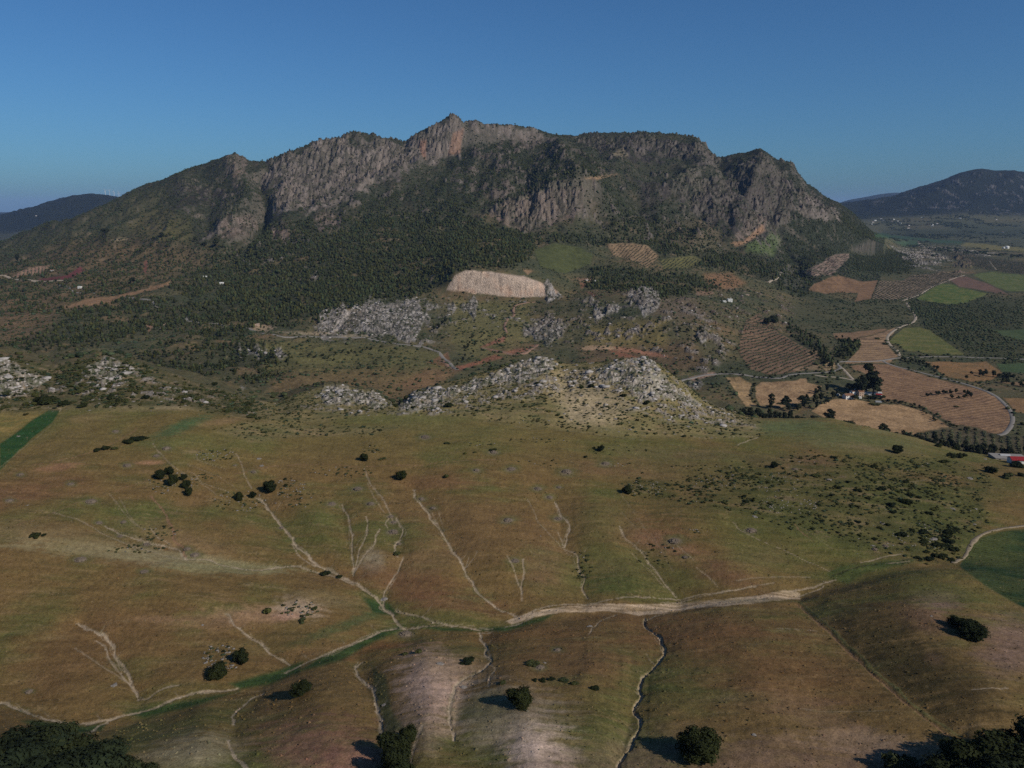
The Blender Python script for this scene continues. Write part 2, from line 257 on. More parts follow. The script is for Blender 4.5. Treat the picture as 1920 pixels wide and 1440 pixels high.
def rock_mask(v, R):
    return v.poly(R[0], R[1], R[2], 2.0 if R[4] == 'cliff' else 3.0, {'cliff': 5.0, 'grey': 42.0}.get(R[4], 26.0))
def detail_z(x, y, zb):
    """Relief added to the smooth land: swells, gullies, crags."""
    x = np.asarray(x, float).ravel(); y = np.asarray(y, float).ravel()
    u = x / y; v = View(x, y, zb)
    yF = lineY(6, u); yG = lineY(7, u)
    near = 1 - sstep(0.97, 1.15, y / yG)
    ridge = sstep(0.97, 1.05, y / yF) * near
    mtn = sstep(2300, 2900, y) * (1 - sstep(4700, 6500, y)) * (1 - sstep(0.40, 0.46, u))
    crestw = 1 - 0.62 * np.exp(-((y - lineY(17, u)) / 160.0) ** 2)
    valley = (1 - near) * (1 - mtn) * (1 - sstep(5200, 9000, y))
    far = sstep(5500, 8500, y) * (1 - sstep(12500, 16000, y))
    z = near * (1.6 * fbm(x, y, 90, 3, 11) + 0.75 * fbm(x, y, 18, 3, 12) + .16 * fbm(x, y, 3, 2, 14))
    z += ridge * (1.6 * fbm(x, y, 30, 4, 13))
    rightflat = sstep(0.28, 0.42, u) * (1 - sstep(0.55,0.9,u) * 0)
    hills = (9 * fbm(x, y, 260, 4, 21) + 5 * ridged(x, y, 110, 4, 25)) * (1 + 1.0 * sstep(-.1, -.3, u))
    z += valley * hills * (1 - 0.72 * rightflat) * (1 - 0.8 * np.exp(-((y - 2000) / 90.0) ** 2 - (u / 0.09) ** 4))
    z += mtn * crestw * (34 * fbm(x, y, 700, 3, 31) + 34 * (ridged(x * 1.5, y * 0.7, 330, 4, 35)) + 9 * ridged(x, y, 90, 4, 41))
    k = np.nonzero((mtn > .05))[0]
    if len(k): z[k] += .85 * mtn[k] * (.10 + .90 * ((crestw[k] - .38) / .62).clip(0, 1)) * spur_z(v, k)
    k = np.nonzero(y < yF)[0]
    if len(k): z[k] += .8 * spur_z(v, k, FOLDS, .7) * sstep(60, 110, y[k])
    z += far * (40 * fbm(x, y, 1500, 3, 51) + 90 * ridged(x, y, 800, 5, 52, .55)) * (0.1 + 0.9 * sstep(8600, 10300, y)) * (1 - 0.6 * np.exp(-((y - 11000) / 500.0) ** 2))
    for R in ROCKS:
        i = rock_mask(v, R); k = np.nonzero(i > 0.01)[0]
        if len(k) == 0: continue
        xx, yy = x[k], y[k]; a = R[3]
        sc = 22 if a < 10 else 42
        zz = ridged(xx * 1.7, yy * 0.8, sc, 4, 61, 0.6) - .35 + 0.5 * np.round(3 * perlin(xx / sc / 1.3, yy / sc / 1.3, 67)) / 3 + .6 * ridged(xx * 1.3, yy * .9, sc * .35, 3, 63)
        z[k] += i[k] * a * zz
    for R in SPECK:
        k, mm = speck(v, x, y, R)
        if len(k): z[k] += mm * R[6] * (.5 + ridged(x[k], y[k], R[3] * .5, 3, 467))
    for P in RIDGE:
        i = v.poly(P, 480, 760, 3.0, 20.0); k = np.nonzero(i > 0.01)[0]
        if len(k) == 0: continue
        xx, yy = x[k], y[k]
        zz = 1.7 * (ridged(xx, yy, 16, 4, 71, 0.6) - .4) + 1.8 * np.round(2.4 * perlin(xx / 8, yy / 8, 73)) / 2.4 + .8 * np.round(2 * perlin(xx / 3.2, yy / 3.2, 74)) / 2
        z[k] += i[k] * (zz + .2)
    return z
RILLS_W = []     # filled below: world polylines (array, width, depth)
def land(x, y):
    x = np.asarray(x, float); shp = x.shape; x = x.ravel(); y = np.broadcast_to(np.asarray(y, float), shp).ravel()
    zb = base_z(x, y); z = zb + detail_z(x, y, zb)
    return z.reshape(shp)
def hit(px, py, y0=40, y1=16000, n=700, use=None):
    """Where the sight lines through photograph positions first meet the land between y0 and y1."""
    use = use or land
    px = np.atleast_1d(np.asarray(px, float)); py = np.atleast_1d(np.asarray(py, float)); u, s = ray(px, py)
    Y = np.geomspace(y0, y1, n)
    d = use(np.outer(u, Y), np.broadcast_to(Y, (len(u), n))) - np.outer(s, Y)
    r = np.arange(len(u)); any_ = (d >= 0).any(1)
    j = np.where(any_, (d >= 0).argmax(1), (d / Y).argmax(1)); jp = np.maximum(j - 1, 0)
    da, db = d[r, jp], d[r, j]
    t = np.where(any_ & (j > 0), np.clip(-da / (db - da + 1e-12), 0, 1), 1.0)
    yy = Y[jp] + (Y[j] - Y[jp]) * t
    return np.stack([u * yy, yy, land(u * yy, yy)], 1)

# ---------------------------------------------------------------- the sheet of ground: columns by bearing, rows denser where the land is steep
uc = np.concatenate([np.linspace(-1.05, -0.80, 24)[:-1], np.linspace(-0.80, 0.80, 1560), np.linspace(0.80, 1.05, 24)[1:]])
NC, NR = len(uc), 1240
us = np.linspace(-1.05, 1.05, 180); Yf = np.geomspace(60, 69000, 1500)
zb = base_z(np.outer(us, Yf), np.broadcast_to(Yf, (180, 1500))).reshape(180, 1500)
_, pyf = proj(us[:, None] * Yf, np.broadcast_to(Yf, zb.shape), zb)
hz = np.minimum.accumulate(pyf, 1); vis = pyf <= hz + 3
dm = np.abs(np.diff(pyf, axis=1)) * np.where(vis[:, 1:], 1.0, 0.12) + 210 * np.diff(np.log(Yf))[None]
dm *= np.where(Yf[1:] > 14000, 0.3, 1.0)[None] * np.where(Yf[1:] < 110, 0.3, 1.0)[None]
cm = np.concatenate([np.zeros((180, 1)), np.cumsum(dm, 1)], 1); cm /= cm[:, -1:]
for _ in range(6): cm[1:-1] = 0.25 * cm[:-2] + 0.5 * cm[1:-1] + 0.25 * cm[2:]
rows_s = np.array([np.interp(np.linspace(0, 1, NR), cm[i], np.log(Yf)) for i in range(180)])
lr = np.empty((NC, NR))
for j in range(NR): lr[:, j] = np.interp(uc, us, rows_s[:, j])
GY = np.exp(lr); GX = uc[:, None] * GY
x = GX.ravel(); y = GY.ravel()
zb = base_z(x, y); z = zb + detail_z(x, y, zb)
# eroded rills and paths: (points, width in m, depth in m, colour, strength)
PATHC, DIRT, REDD, GRASSL = (.35,.27,.185), (.30,.225,.15), (.24,.13,.08), (.055,.075,.028)
RILLS = [
 ([(480,925),(495,935),(510,955),(535,985),(548,1002),(560,1020),(575,1030),(590,1045),(615,1055),(640,1068),(665,1082),(690,1095),(710,1112),(720,1125),(735,1135),(750,1160),(765,1168)],1.5,.8,PATHC,1),
 ([(548,1010),(556,1028),(565,1040),(590,1050)],.8,.4,PATHC,.8),
 ([(350,1045),(390,1046),(430,1058),(470,1063),(500,1062),(530,1056),(560,1054),(600,1062),(630,1070),(660,1085)],1.1,.4,PATHC,.9),
 ([(195,978),(225,995),(260,1005),(290,1015),(330,1025),(350,1045)],1.2,.3,PATHC,.8),
 ([(100,960),(150,975),(190,995),(215,1008),(260,1022),(320,1040),(350,1046)],.8,.2,PATHC,.55),
 ([(205,925),(235,960),(262,985)],.6,.2,DIRT,.5),([(222,930),(245,965),(268,990)],.5,.2,DIRT,.5),
 ([(280,985),(300,1005),(320,1018)],.8,.2,PATHC,.6),
 ([(282,930),(300,948),(312,968),(322,985),(327,1000),(325,1012),(340,1022),(348,1040)],1.0,.3,REDD,.9),
 ([(287,833),(296,848),(305,855),(318,870),(335,882),(360,895),(385,910),(405,925)],.6,.2,DIRT,.7),
 ([(350,882),(365,888),(378,903),(400,910),(430,918)],.6,.2,DIRT,.7),([(350,870),(400,885),(430,900),(445,912)],.5,.2,DIRT,.5),
 ([(443,850),(452,865),(455,880),(465,898),(472,908)],.8,.3,DIRT,.8),([(367,850),(375,862),(400,868),(420,872)],.6,.1,DIRT,.6),
 ([(641,942),(650,960),(655,975),(659,1000),(660,1020),(661,1040),(663,1065)],.9,.4,PATHC,.8),
 ([(688,968),(690,985),(686,1005),(676,1022),(668,1045),(664,1060)],.8,.3,PATHC,.8),
 ([(727,967),(722,978),(726,985)],.7,.2,PATHC,.7),([(742,965),(752,980),(756,992),(752,1004),(742,1015),(742,1028),(746,1038)],.9,.4,PATHC,.8),
 ([(712,990),(706,1003),(704,1015),(690,1030),(678,1042),(665,1060)],.8,.3,PATHC,.8),([(708,1010),(730,1011),(744,1010)],.5,.2,DIRT,.6),
 ([(756,1038),(748,1055),(742,1068),(728,1085),(720,1100),(718,1117)],.8,.3,PATHC,.8),
 ([(683,878),(690,895),(700,912),(714,928),(725,945),(732,962),(736,970)],.8,.3,DIRT,.8),([(690,905),(700,930),(718,955),(728,968)],.6,.2,DIRT,.6),
 ([(777,912),(778,928),(790,942),(803,958),(812,972),(826,990),(840,1010),(852,1030),(862,1047),(872,1068),(884,1085),(894,1103),(915,1120),(930,1132),(945,1140),(965,1148)],1.1,.5,PATHC,1),
 ([(872,1060),(878,1050),(880,1043)],.8,.2,PATHC,.6),([(875,1060),(890,1045),(895,1035)],.5,.2,PATHC,.6),([(822,955),(828,975),(832,990)],.5,.1,DIRT,.5),
 ([(1040,935),(1050,957),(1062,972),(1067,985),(1064,1002),(1059,1020)],1.0,.4,PATHC,.9),([(988,935),(1000,955),(1010,978),(1028,995),(1045,1012),(1056,1024)],.6,.2,DIRT,.7),
 ([(1045,990),(1052,1005),(1055,1015)],.6,.2,PATHC,.7),
 ([(1058,1022),(1072,1030),(1085,1042),(1083,1055),(1086,1065),(1096,1078),(1093,1097),(1103,1118)],.9,.8,PATHC,.8),
 ([(952,1050),(960,1070),(966,1084),(975,1100),(979,1115)],.8,.3,PATHC,.7),([(981,1052),(980,1068),(982,1085),(979,1105),(979,1125)],.8,.3,PATHC,.7),
 ([(1162,985),(1172,1005),(1190,1018),(1208,1035),(1220,1055),(1238,1078),(1252,1098),(1268,1115)],.8,.4,PATHC,.8),
 ([(1185,1035),(1210,1060),(1230,1080),(1248,1100)],.5,.2,DIRT,.6),([(1255,1015),(1285,1040),(1300,1055)],.5,.2,DIRT,.7),([(1305,1068),(1325,1085),(1345,1105)],.6,.3,DIRT,.8),
 ([(1160,920),(1185,955),(1205,985),(1225,1005),(1240,1030),(1262,1070)],.5,.2,DIRT,.35),([(1165,960),(1195,990),(1230,1015)],.4,.2,DIRT,.4),
 ([(1375,978),(1388,993),(1410,1005),(1440,1017),(1470,1030),(1500,1045),(1530,1058),(1555,1070)],.7,.3,DIRT,.8),([(1490,985),(1505,1002),(1520,1012)],.7,.3,REDD,.7),
 ([(0,1312),(25,1322),(50,1332),(75,1340),(100,1347),(150,1352),(195,1350),(220,1343),(260,1330),(300,1322),(340,1312),(390,1303),(445,1294)],1.3,.3,PATHC,.9),
 ([(160,1375),(180,1362),(195,1356),(203,1350)],1.1,.2,PATHC,.9),([(262,1302),(275,1304),(290,1297),(310,1292),(332,1290)],.9,.3,PATHC,.9),
 ([(148,1160),(165,1170),(185,1180),(197,1182),(205,1198),(213,1210),(216,1224),(228,1238),(240,1255),(247,1275),(255,1287),(262,1302)],1.1,.5,PATHC,.9),
 ([(180,1190),(195,1202),(203,1225),(215,1240),(232,1262),(245,1275)],.8,.3,PATHC,.7),([(140,1212),(170,1230),(205,1250),(225,1262),(240,1272)],.7,.2,DIRT,.6),
 ([(425,1152),(436,1168),(448,1180),(470,1192),(487,1200),(500,1215),(520,1228),(545,1243)],1.0,.4,PATHC,.9),
 ([(535,1262),(552,1252),(585,1240),(620,1225),(650,1208),(680,1195),(710,1180),(740,1170),(765,1167),(800,1168)],1.2,.4,PATHC,.9),
 ([(745,1132),(765,1140),(790,1150),(810,1160),(840,1170),(880,1174),(925,1174)],.9,.3,PATHC,.8),([(765,1168),(830,1170),(900,1176),(925,1178)],.8,.2,DIRT,.7),
 ([(492,1298),(470,1308),(452,1325),(440,1340),(436,1357)],1.0,.3,PATHC,.9),([(430,1388),(437,1408),(447,1425),(462,1442)],1.0,.3,PATHC,.9),
 ([(677,1235),(667,1248),(670,1262),(685,1275),(697,1288),(702,1310),(708,1330),(714,1350),(714,1365),(722,1378),(745,1379),(765,1372)],1.1,.5,PATHC,1),
 ([(790,1372),(778,1392),(773,1415),(772,1442)],1.1,.2,PATHC,.8),
 ([(899,1180),(902,1192),(910,1205),(913,1225),(920,1240),(910,1252),(895,1260),(872,1272),(857,1285),(852,1300),(846,1315),(843,1335),(845,1352),(850,1385)],1.0,.6,PATHC,1),
 ([(920,1245),(928,1258),(918,1272),(915,1295)],.6,.3,PATHC,.7),([(895,1180),(920,1180)],.8,.2,PATHC,.8),
 ([(1210,1158),(1210,1168),(1222,1180),(1238,1195),(1246,1210),(1244,1228),(1232,1245),(1215,1258),(1203,1268),(1200,1285),(1203,1300),(1192,1318),(1190,1328),(1198,1350),(1195,1370),(1185,1385),(1180,1400),(1165,1420),(1153,1442)],1.05,1.4,PATHC,1),
 ([(1155,1155),(1140,1162),(1122,1168),(1112,1180),(1103,1196)],.8,.4,PATHC,.8),([(1210,1160),(1250,1150),(1290,1143),(1330,1133)],1.0,.3,PATHC,.8),
 ([(1500,1127),(1530,1152),(1570,1190),(1605,1222),(1640,1255),(1680,1292),(1720,1325),(1760,1350),(1798,1378)],1.2,-.4,(.10,.10,.04),.9),
 ([(1495,1132),(1525,1160),(1600,1228),(1675,1300),(1755,1360),(1785,1385)],1.6,.6,(.20,.115,.065),.75),
 ([(1480,1112),(1520,1103),(1550,1094),(1565,1090)],1.2,.3,PATHC,.8),([(1490,1120),(1530,1108),(1545,1102)],.8,.3,PATHC,.8),
 ([(1615,1060),(1640,1052),(1665,1045),(1690,1044)],.9,.2,PATHC,.8),([(1660,1063),(1690,1060),(1705,1058)],1.0,.3,DIRT,.8),
 ([(1380,1098),(1425,1092),(1470,1085),(1525,1083)],.8,.2,PATHC,.5),([(1240,1128),(1330,1120),(1400,1110),(1450,1100)],.8,.2,PATHC,.6),
 ([(1100,1130),(1170,1124),(1260,1120),(1330,1118),(1420,1108)],.9,.2,PATHC,.8),
 ([(950,1160),(990,1148),(1040,1136),(1100,1130)],1.1,.3,PATHC,.8),([(950,1172),(990,1160),(1010,1150),(1050,1142)],1.1,.3,PATHC,.8),
 ([(20,990),(60,975),(90,965),(130,948),(185,930),(240,913),(280,900)],1.2,.05,REDD,.35),
 ([(440,882),(500,876),(560,873),(640,874),(720,873),(820,869),(930,866)],1.1,.05,REDD,.45),
 ([(60,873),(120,862),(170,848),(215,832),(260,800)],2.0,.05,REDD,.35),([(1280,960),(1260,970)],.3,.1,DIRT,.3),
 ([(1600,1150),(1650,1146)],.8,.1,PATHC,.3),([(1450,1188),(1530,1187)],.6,.1,PATHC,.6),([(1500,1337),(1660,1337)],.6,.1,PATHC,.35),([(1820,1305),(1890,1302)],.6,.1,PATHC,.8),
 ([(1500,990),(1530,1010),(1560,1030)],.4,.1,DIRT,.3),([(360,1040),(372,1028)],.6,.1,DIRT,.3),([(1200,800),(1250,812),(1330,822),(1420,818)],.8,.1,PATHC,.5),
 ([(900,790),(960,800),(1060,808),(1150,818),(1300,840)],1.0,.1,(.17,.15,.09),.5),([(1380,836),(1400,828),(1425,818)],1.0,.1,PATHC,.8),([(1850,880),(1650,905),(1760,898)],.1,.0,DIRT,.1),
 ([(1640,902),(1680,905),(1740,902),(1790,908)],1.5,.0,DIRT,.35),([(0,878),(30,852),(70,820),(95,800)],1.0,.1,(.20,.17,.09),.6),([(0,770),(60,763),(110,766),(112,772)],1.5,.1,(.32,.25,.15),.7),
 ([(1560,1078),(1610,1068),(1640,1062)],1.2,1.0,(.05,.045,.025),.8),([(1690,1054),(1740,1052),(1755,1058)],1.4,1.2,(.05,.05,.025),.8),
]
def crom(P, n=6):
    P = np.array(P, float)
    if len(P) < 3: return np.array([P[0] + (P[-1] - P[0]) * t for t in np.linspace(0, 1, 8)])
    Q = np.vstack([2 * P[0] - P[1], P, 2 * P[-1] - P[-2]]); o = []
    for i in range(1, len(Q) - 2):
        for t in np.arange(n) / n:
            o.append(0.5 * (2*Q[i] + (Q[i+1]-Q[i-1])*t + (2*Q[i-1]-5*Q[i]+4*Q[i+1]-Q[i+2])*t*t + (3*Q[i]-Q[i-1]-3*Q[i+1]+Q[i+2])*t**3))
    o.append(P[-1]); return np.array(o)
_r0 = list(RILLS)
for P, w, dep, c, s_ in _r0:            # a second thinner strand wanders beside the broader ones
    if w >= .8 and dep > .15 and len(P) > 5:
        for q in range(2):
            o_ = rng.normal(0, 3.2, (len(P), 2)) * [1, .6]; RILLS.append(([(a + b[0], e + b[1]) for (a, e), b in zip(P, o_)][q*2:len(P)-q*2], w * .45, dep * .4, c, s_ * .55))
    if w >= .8 and len(P) > 6:           # short side branches
        for j in range(2, len(P) - 2, 2):
            a, e = P[j]; d_ = rng.choice([-1, 1]); l_ = rng.uniform(8, 22); RILLS.append(([(a + d_ * l_, e - l_ * .9), (a + d_ * l_ * .55, e - l_ * .4), (a, e)], .4, .1, c, s_ * .4))
allp = np.array([p for r in RILLS for p in r[0]], float)
def base_only(x, y): return base_z(x, y).reshape(np.shape(x))
W = hit(allp[:, 0], allp[:, 1], 60, 700, 500, base_only)
col = np.zeros((len(x), 3), np.float32)
u = x / y; yF = lineY(6, u); yG = lineY(7, u)
rill_m = []
k0 = 0
for P, w, dep, c, s_ in RILLS:
    Q = crom(W[k0:k0+len(P), :2], 7); k0 += len(P)
    wob = 1.1 * w
    Q[:, 0] += wob * fbm(Q[:, 0], Q[:, 1], 9, 3, 88); Q[:, 1] += wob * fbm(Q[:, 0], Q[:, 1], 9, 3, 89)
    g = w * 2.5 + 1
    i = np.nonzero((x > Q[:, 0].min()-g) & (x < Q[:, 0].max()+g) & (y > Q[:, 1].min()-g) & (y < Q[:, 1].max()+g))[0]
    if len(i) == 0: continue
    d = np.full(len(i), 1e9)
    for a, b in zip(Q[:-1], Q[1:]):
        e = b - a; t = np.clip(((x[i]-a[0])*e[0] + (y[i]-a[1])*e[1]) / (e @ e + 1e-9), 0, 1)
        d = np.minimum(d, (x[i]-a[0]-t*e[0])**2 + (y[i]-a[1]-t*e[1])**2)
    d = np.sqrt(d); ww = w * 0.44 * (.9 + 1.0 * fbm(x[i], y[i], 4, 3, 91)).clip(.25, 2) + .35 * sstep(.1, .5, fbm(x[i], y[i], 1.6, 2, 92))
    m = 1 - sstep(0.55, 1.25, d / ww); side = (1 - sstep(1.0, 3.2, d / ww)) * (1 - m)
    k = d < 3.4 * w; rill_m.append((i[k], m[k] * s_, side[k], c, dep)); z[i[k]] -= 0.3 * dep * m[k]
# small pits and hummocks at the stone heaps come with the heaps themselves
GX, GY = x.reshape(NC, NR), y.reshape(NC, NR); GZ = z.reshape(NC, NR)

# ---------------------------------------------------------------- soil, grass and rock colours of the land
v = View(x, y, z); px, py = v.px, v.py
near = y < yG * 1.03
def c_(r, g, b):          # a colour seen in full light, as albedo
    f = lambda k: ((k / 255 + 0.055) / 1.055) ** 2.4 if k > 10 else k / 255 / 12.92
    return np.array([f(r), f(g), f(b)], np.float32) * 1.12
def mix(i, c, m):
    m = np.asarray(m, np.float32)[:, None]; col[i] = col[i] * (1 - m) + np.asarray(c, np.float32) * m
n1 = fbm(x, y, 60, 4, 201); n2 = fbm(x * 0.55, y * 1.7, 12, 4, 205); n3 = fbm(x, y, 3.2, 3, 209); n4 = fbm(x, y, 240, 3, 213)
ns = fbm(x * .10, y * 1.0, 2.4, 4, 217, .6)
i = np.nonzero(near)[0]; I_near = i
col[i] = c_(104, 84, 52)
mix(i, c_(84, 84, 46), sstep(-0.1, 0.5, n1[i] + 0.35 * n2[i]))
mix(i, c_(112, 80, 58), sstep(0.05, 0.6, n4[i] * 0.8 - n1[i] * 0.5 + 0.3 * n2[i]) * 0.6)
mix(i, c_(126, 106, 76), sstep(0.25, 0.7, n2[i] * 0.9 + 0.35 * n3[i]) * 0.55)
mix(i, c_(68, 70, 40), sstep(0.25, 0.75, -n2[i] * 0.8 - 0.4 * n3[i]) * 0.5)
mix(i, c_(132, 108, 78), sstep(.15, .6, ns[i] + .3 * n1[i]) * .45); mix(i, c_(66, 60, 36), sstep(.1, .6, -ns[i] + .3 * n2[i]) * .45)
top = i[(py[i] < 900)]
mix(top, c_(98, 90, 52), 0.5 * sstep(900, 820, py[top]) * (1 - sstep(1000, 1300, px[top]) * 0.3))
BLOBS = [ # px, py, half width, half height, tilt deg, colour, strength
 (815,1290,55,75,-25,(172,144,126),.95),(845,1245,70,26,5,(140,118,92),.6),(790,1370,60,50,0,(140,118,102),.6),(980,1370,110,75,15,(138,122,104),.75),(1010,1400,70,50,0,(190,164,146),.9),(920,1345,70,50,0,(120,110,85),.6),
 (600,1410,120,60,0,(130,92,78),.8),(680,1430,60,30,0,(130,98,82),.5),(370,1410,90,40,0,(140,128,102),.7),(300,1430,60,30,0,(120,112,84),.5),
 (1180,1420,160,50,-5,(110,92,74),.6),(1450,1430,260,45,0,(112,90,74),.75),(1640,1395,130,22,8,(132,110,92),.7),(1330,1185,130,28,0,(104,76,52),.6),(1400,1240,230,70,10,(108,78,52),.6),(1500,1330,90,30,15,(124,98,76),.45),
 (1080,1240,120,45,0,(104,78,54),.6),(700,1215,90,20,-8,(122,80,50),.55),(900,1190,200,14,0,(118,84,52),.45),
 (250,1040,240,16,6,(138,130,98),.75),(100,1010,180,25,8,(124,108,76),.6),(420,1065,120,12,0,(122,118,84),.6),(330,1010,120,20,15,(130,108,76),.5),
 (420,1160,110,18,-4,(136,108,80),.8),(470,1150,90,14,0,(144,114,88),.6),(300,1162,50,8,0,(140,112,84),.6),(240,1200,220,60,0,(100,74,50),.45),(120,1250,120,60,0,(96,74,48),.4),
 (560,1142,42,20,0,(168,145,120),.9),(540,1155,30,10,-10,(150,115,95),.8),(620,1125,70,14,10,(120,108,76),.5),(700,1050,24,22,20,(132,120,98),.8),(800,1050,90,30,-20,(120,96,68),.5),(1020,1060,50,50,-50,(120,92,68),.5),
 (900,1000,200,50,0,(104,80,54),.5),(780,1100,120,30,10,(104,72,52),.6),(860,1130,110,18,5,(110,78,56),.6),(1150,1070,40,25,0,(124,100,72),.5),(1290,1050,120,22,18,(124,88,68),.6),(1240,1020,60,16,20,(128,96,72),.5),(1430,1040,70,24,0,(108,88,66),.5),(1180,1060,90,35,0,(78,84,46),.6),
 (1160,1095,80,18,0,(66,78,42),.8),(1130,980,60,40,0,(84,82,50),.5),(1270,1080,100,30,5,(76,62,40),.6),(1450,1000,200,40,12,(74,74,38),.6),
 (340,800,60,10,-20,(62,84,54),.9),(320,830,70,12,-5,(86,92,52),.6),(760,785,130,12,0,(94,96,56),.7),(820,800,160,14,4,(98,94,56),.5),(270,765,150,6,0,(140,122,90),.6),(320,762,40,6,0,(158,140,108),.6),(170,782,60,9,-5,(128,104,74),.5),(360,848,20,4,0,(130,110,80),.7),(110,875,40,8,-8,(142,104,78),.7),(420,790,40,6,-8,(130,104,76),.6),(280,868,30,4,0,(158,118,90),.7),(830,905,80,14,0,(112,82,58),.6),(860,960,120,25,0,(104,82,56),.4),
 (1180,875,130,20,0,(108,82,60),.6),(1250,850,120,14,3,(106,88,66),.6),(1420,860,150,12,3,(100,84,62),.6),(1480,800,100,14,0,(80,92,58),.85),(1600,825,140,22,6,(88,96,62),.7),(1640,840,60,7,5,(124,102,76),.6),(1560,812,140,5,-2,(100,100,70),.5),(1500,870,60,14,0,(112,84,62),.6),
 (1500,940,280,70,12,(82,78,48),.6),(1850,920,60,25,0,(78,68,42),.7),(1730,925,120,14,0,(84,84,50),.5),(1600,1000,200,40,10,(72,76,42),.5),(1650,975,60,25,0,(104,84,64),.4),
 (1560,890,60,14,0,(108,82,60),.6),(1700,895,60,10,0,(100,76,54),.5),
 (1760,1125,48,22,5,(120,96,86),.85),(1740,1160,60,25,20,(116,88,72),.55),(1890,1210,60,60,40,(126,102,90),.75),(1700,1090,110,16,6,(90,78,44),.6),(1850,1110,110,14,22,(120,100,60),.6),(1620,1150,90,50,30,(64,54,34),.6),(1680,1240,110,50,35,(54,52,30),.7),(1780,1280,110,60,20,(52,46,28),.6),(1840,1190,60,30,30,(100,76,56),.4),(1580,1120,60,10,0,(104,78,50),.6),(1750,1235,20,12,20,(96,76,58),.6),
 (640,1175,100,10,-20,(60,78,48),.7),(470,1215,160,20,-10,(84,76,46),.5),
]
HEAPS = [(293,855,14,'pale flat stone heap left of the ringed thicket'),(312,841,18,'pale stone heap above the flat round one'),(238,873,16,'stone heap with a bush on its left side'),(170,941,22,'round grey stone heap in the left field'),(18,939,16,'stone heap near the left edge'),(150,1050,24,'large stones with dark bushes near the pale strip'),(270,1072,16,'stones with a dark bush below the pale strip'),
 (275,1021,16,'round stone heap above the right part of the pale strip'),(225,1006,12,'small stone heap beside the branching rills'),(185,981,14,'stone heap at the top of the rills, left'),(231,979,12,'stone heap at the top of the rills, right'),(350,1030,16,'stone heap at the junction of the rills'),(365,1041,20,'flat stone heap just right of the rill junction'),(475,885,13,'stone heap beside the path in the upper field'),(440,873,8,'tiny stone heap by the path crossing'),
 (528,990,12,'stones beside the main gully'),(671,917,20,'round stone heap inside a green ring'),(622,945,18,'stone heap right of the rocky thicket'),(695,945,18,'grey stone heap with weeds between the rills'),(733,969,14,'upper stone heap of the chain in the looping gully'),(738,980,16,'second stone heap of the chain in the looping gully'),(737,998,24,'largest stone heap of the chain in the looping gully'),(748,1020,12,'small stone heap below the chain'),
 (790,936,16,'stone heap beside the start of the long centre gully'),(812,953,14,'stone heap left against the long centre gully'),(893,882,16,'low stone heap in the upper middle field'),(958,880,20,'weedy stone heap in the upper middle field'),(1062,885,24,'pale stone ring in the upper field'),(1008,917,18,'round stone heap above the right gully'),(1030,933,16,'stone ring above the right gully'),(1047,973,18,'stone heap inside the bend of the right gully'),(1048,914,12,'small stone heap right of the round one'),
 (952,976,22,'grey stone heap with a dark hole in mid field'),(965,1052,20,'stone heap between two short rills'),(55,1297,14,'pale stones in the grass near the lower left edge'),(1265,1015,26,'weedy stone heap on the slope above the right track'),(1408,995,26,'stone heap beside the eroded edge'),(760,1190,30,'weedy stone heap on the near bank of the green strip'),(1045,1219,16,'white stones on the brown foreground slope'),(1012,1252,22,'pale stone line with bushes in the foreground'),
 (925,848,20,'stone patch with a grey bush in the upper field'),(797,820,20,'stone patch near the top of the field'),(217,809,14,'small stone ring near the field edge'),(38,890,14,'stone heap by the edge of the green field'),(133,908,14,'small stony patch in the left field'),(1490,880,14,'stones on the grassy crest'),(1285,1045,14,'stones on the pinkish slope'),(1640,1030,14,'white stones below the stony slope'),(1660,1024,14,'second white stones below the stony slope'),(1135,870,20,'pale stone line in the upper field')]
for a in HEAPS:
    BLOBS.append((a[0], a[1] - 1, a[2] * .95, a[2] * .42, 0, (80, 82, 50), .75)); BLOBS.append((a[0], a[1], a[2] * .5, a[2] * .22, 0, (118, 104, 88), .9))
for bx, by, rx, ry, tl, c, s_ in BLOBS:
    g = max(rx, ry) * 1.9
    k = I_near[(np.abs(px[I_near] - bx) < g) & (np.abs(py[I_near] - by) < g)]
    if len(k) == 0: continue
    ct_, st_ = math.cos(math.radians(tl)), math.sin(math.radians(tl))
    dx, dy = px[k] - bx, py[k] - by; a = (dx * ct_ + dy * st_) / rx; b = (-dx * st_ + dy * ct_) / ry
    wn_ = min(1.0, rx / 30); r = np.sqrt(a * a + b * b) + wn_ * (0.35 * n2[k] + 0.6 * n3[k] + 0.35 * n1[k] + .75 * ns[k])
    mix(k, c_(*c), s_ * (1 - sstep(0.35, 1.45, r)) * (0.85 + 0.6 * n3[k]).clip(0, 1))
def P_(poly, y0, y1, c, soft=2.5, s_=1.0, var=0.25, c2=None):
    m = v.poly(poly, y0, y1, soft); k = np.nonzero(m > 0.004)[0]
    if len(k) == 0: return m
    cc = np.broadcast_to(c_(*c), (len(k), 3)).copy()
    if c2 is not None:
        t = sstep(-0.25, 0.35, n2[k] + 0.5 * n3[k])[:, None]; cc = cc * (1 - t) + c_(*c2) * t
    cc = cc * (1 + var * (0.6 * n2[k] + 0.6 * n3[k]))[:, None]
    mix(k, cc, m[k] * s_); return m
NG = dict(y0=60, y1=690)
P_([(0,882),(0,832),(30,812),(60,788),(92,768),(112,770),(98,792),(60,822),(30,850)],60,620,(50,72,38),2,1,.25,(40,66,36))
P_([(-60,832),(-60,762),(60,762),(90,768),(55,790),(20,815)],60,620,(132,112,66),3,.9,.2,(104,96,54))
P_([(1800,1062),(1815,1035),(1840,1008),(1880,996),(1990,985),(1990,1160),(1920,1140),(1880,1118),(1850,1100)],60,700,(38,56,34),2.5,1,.15,(32,50,32))
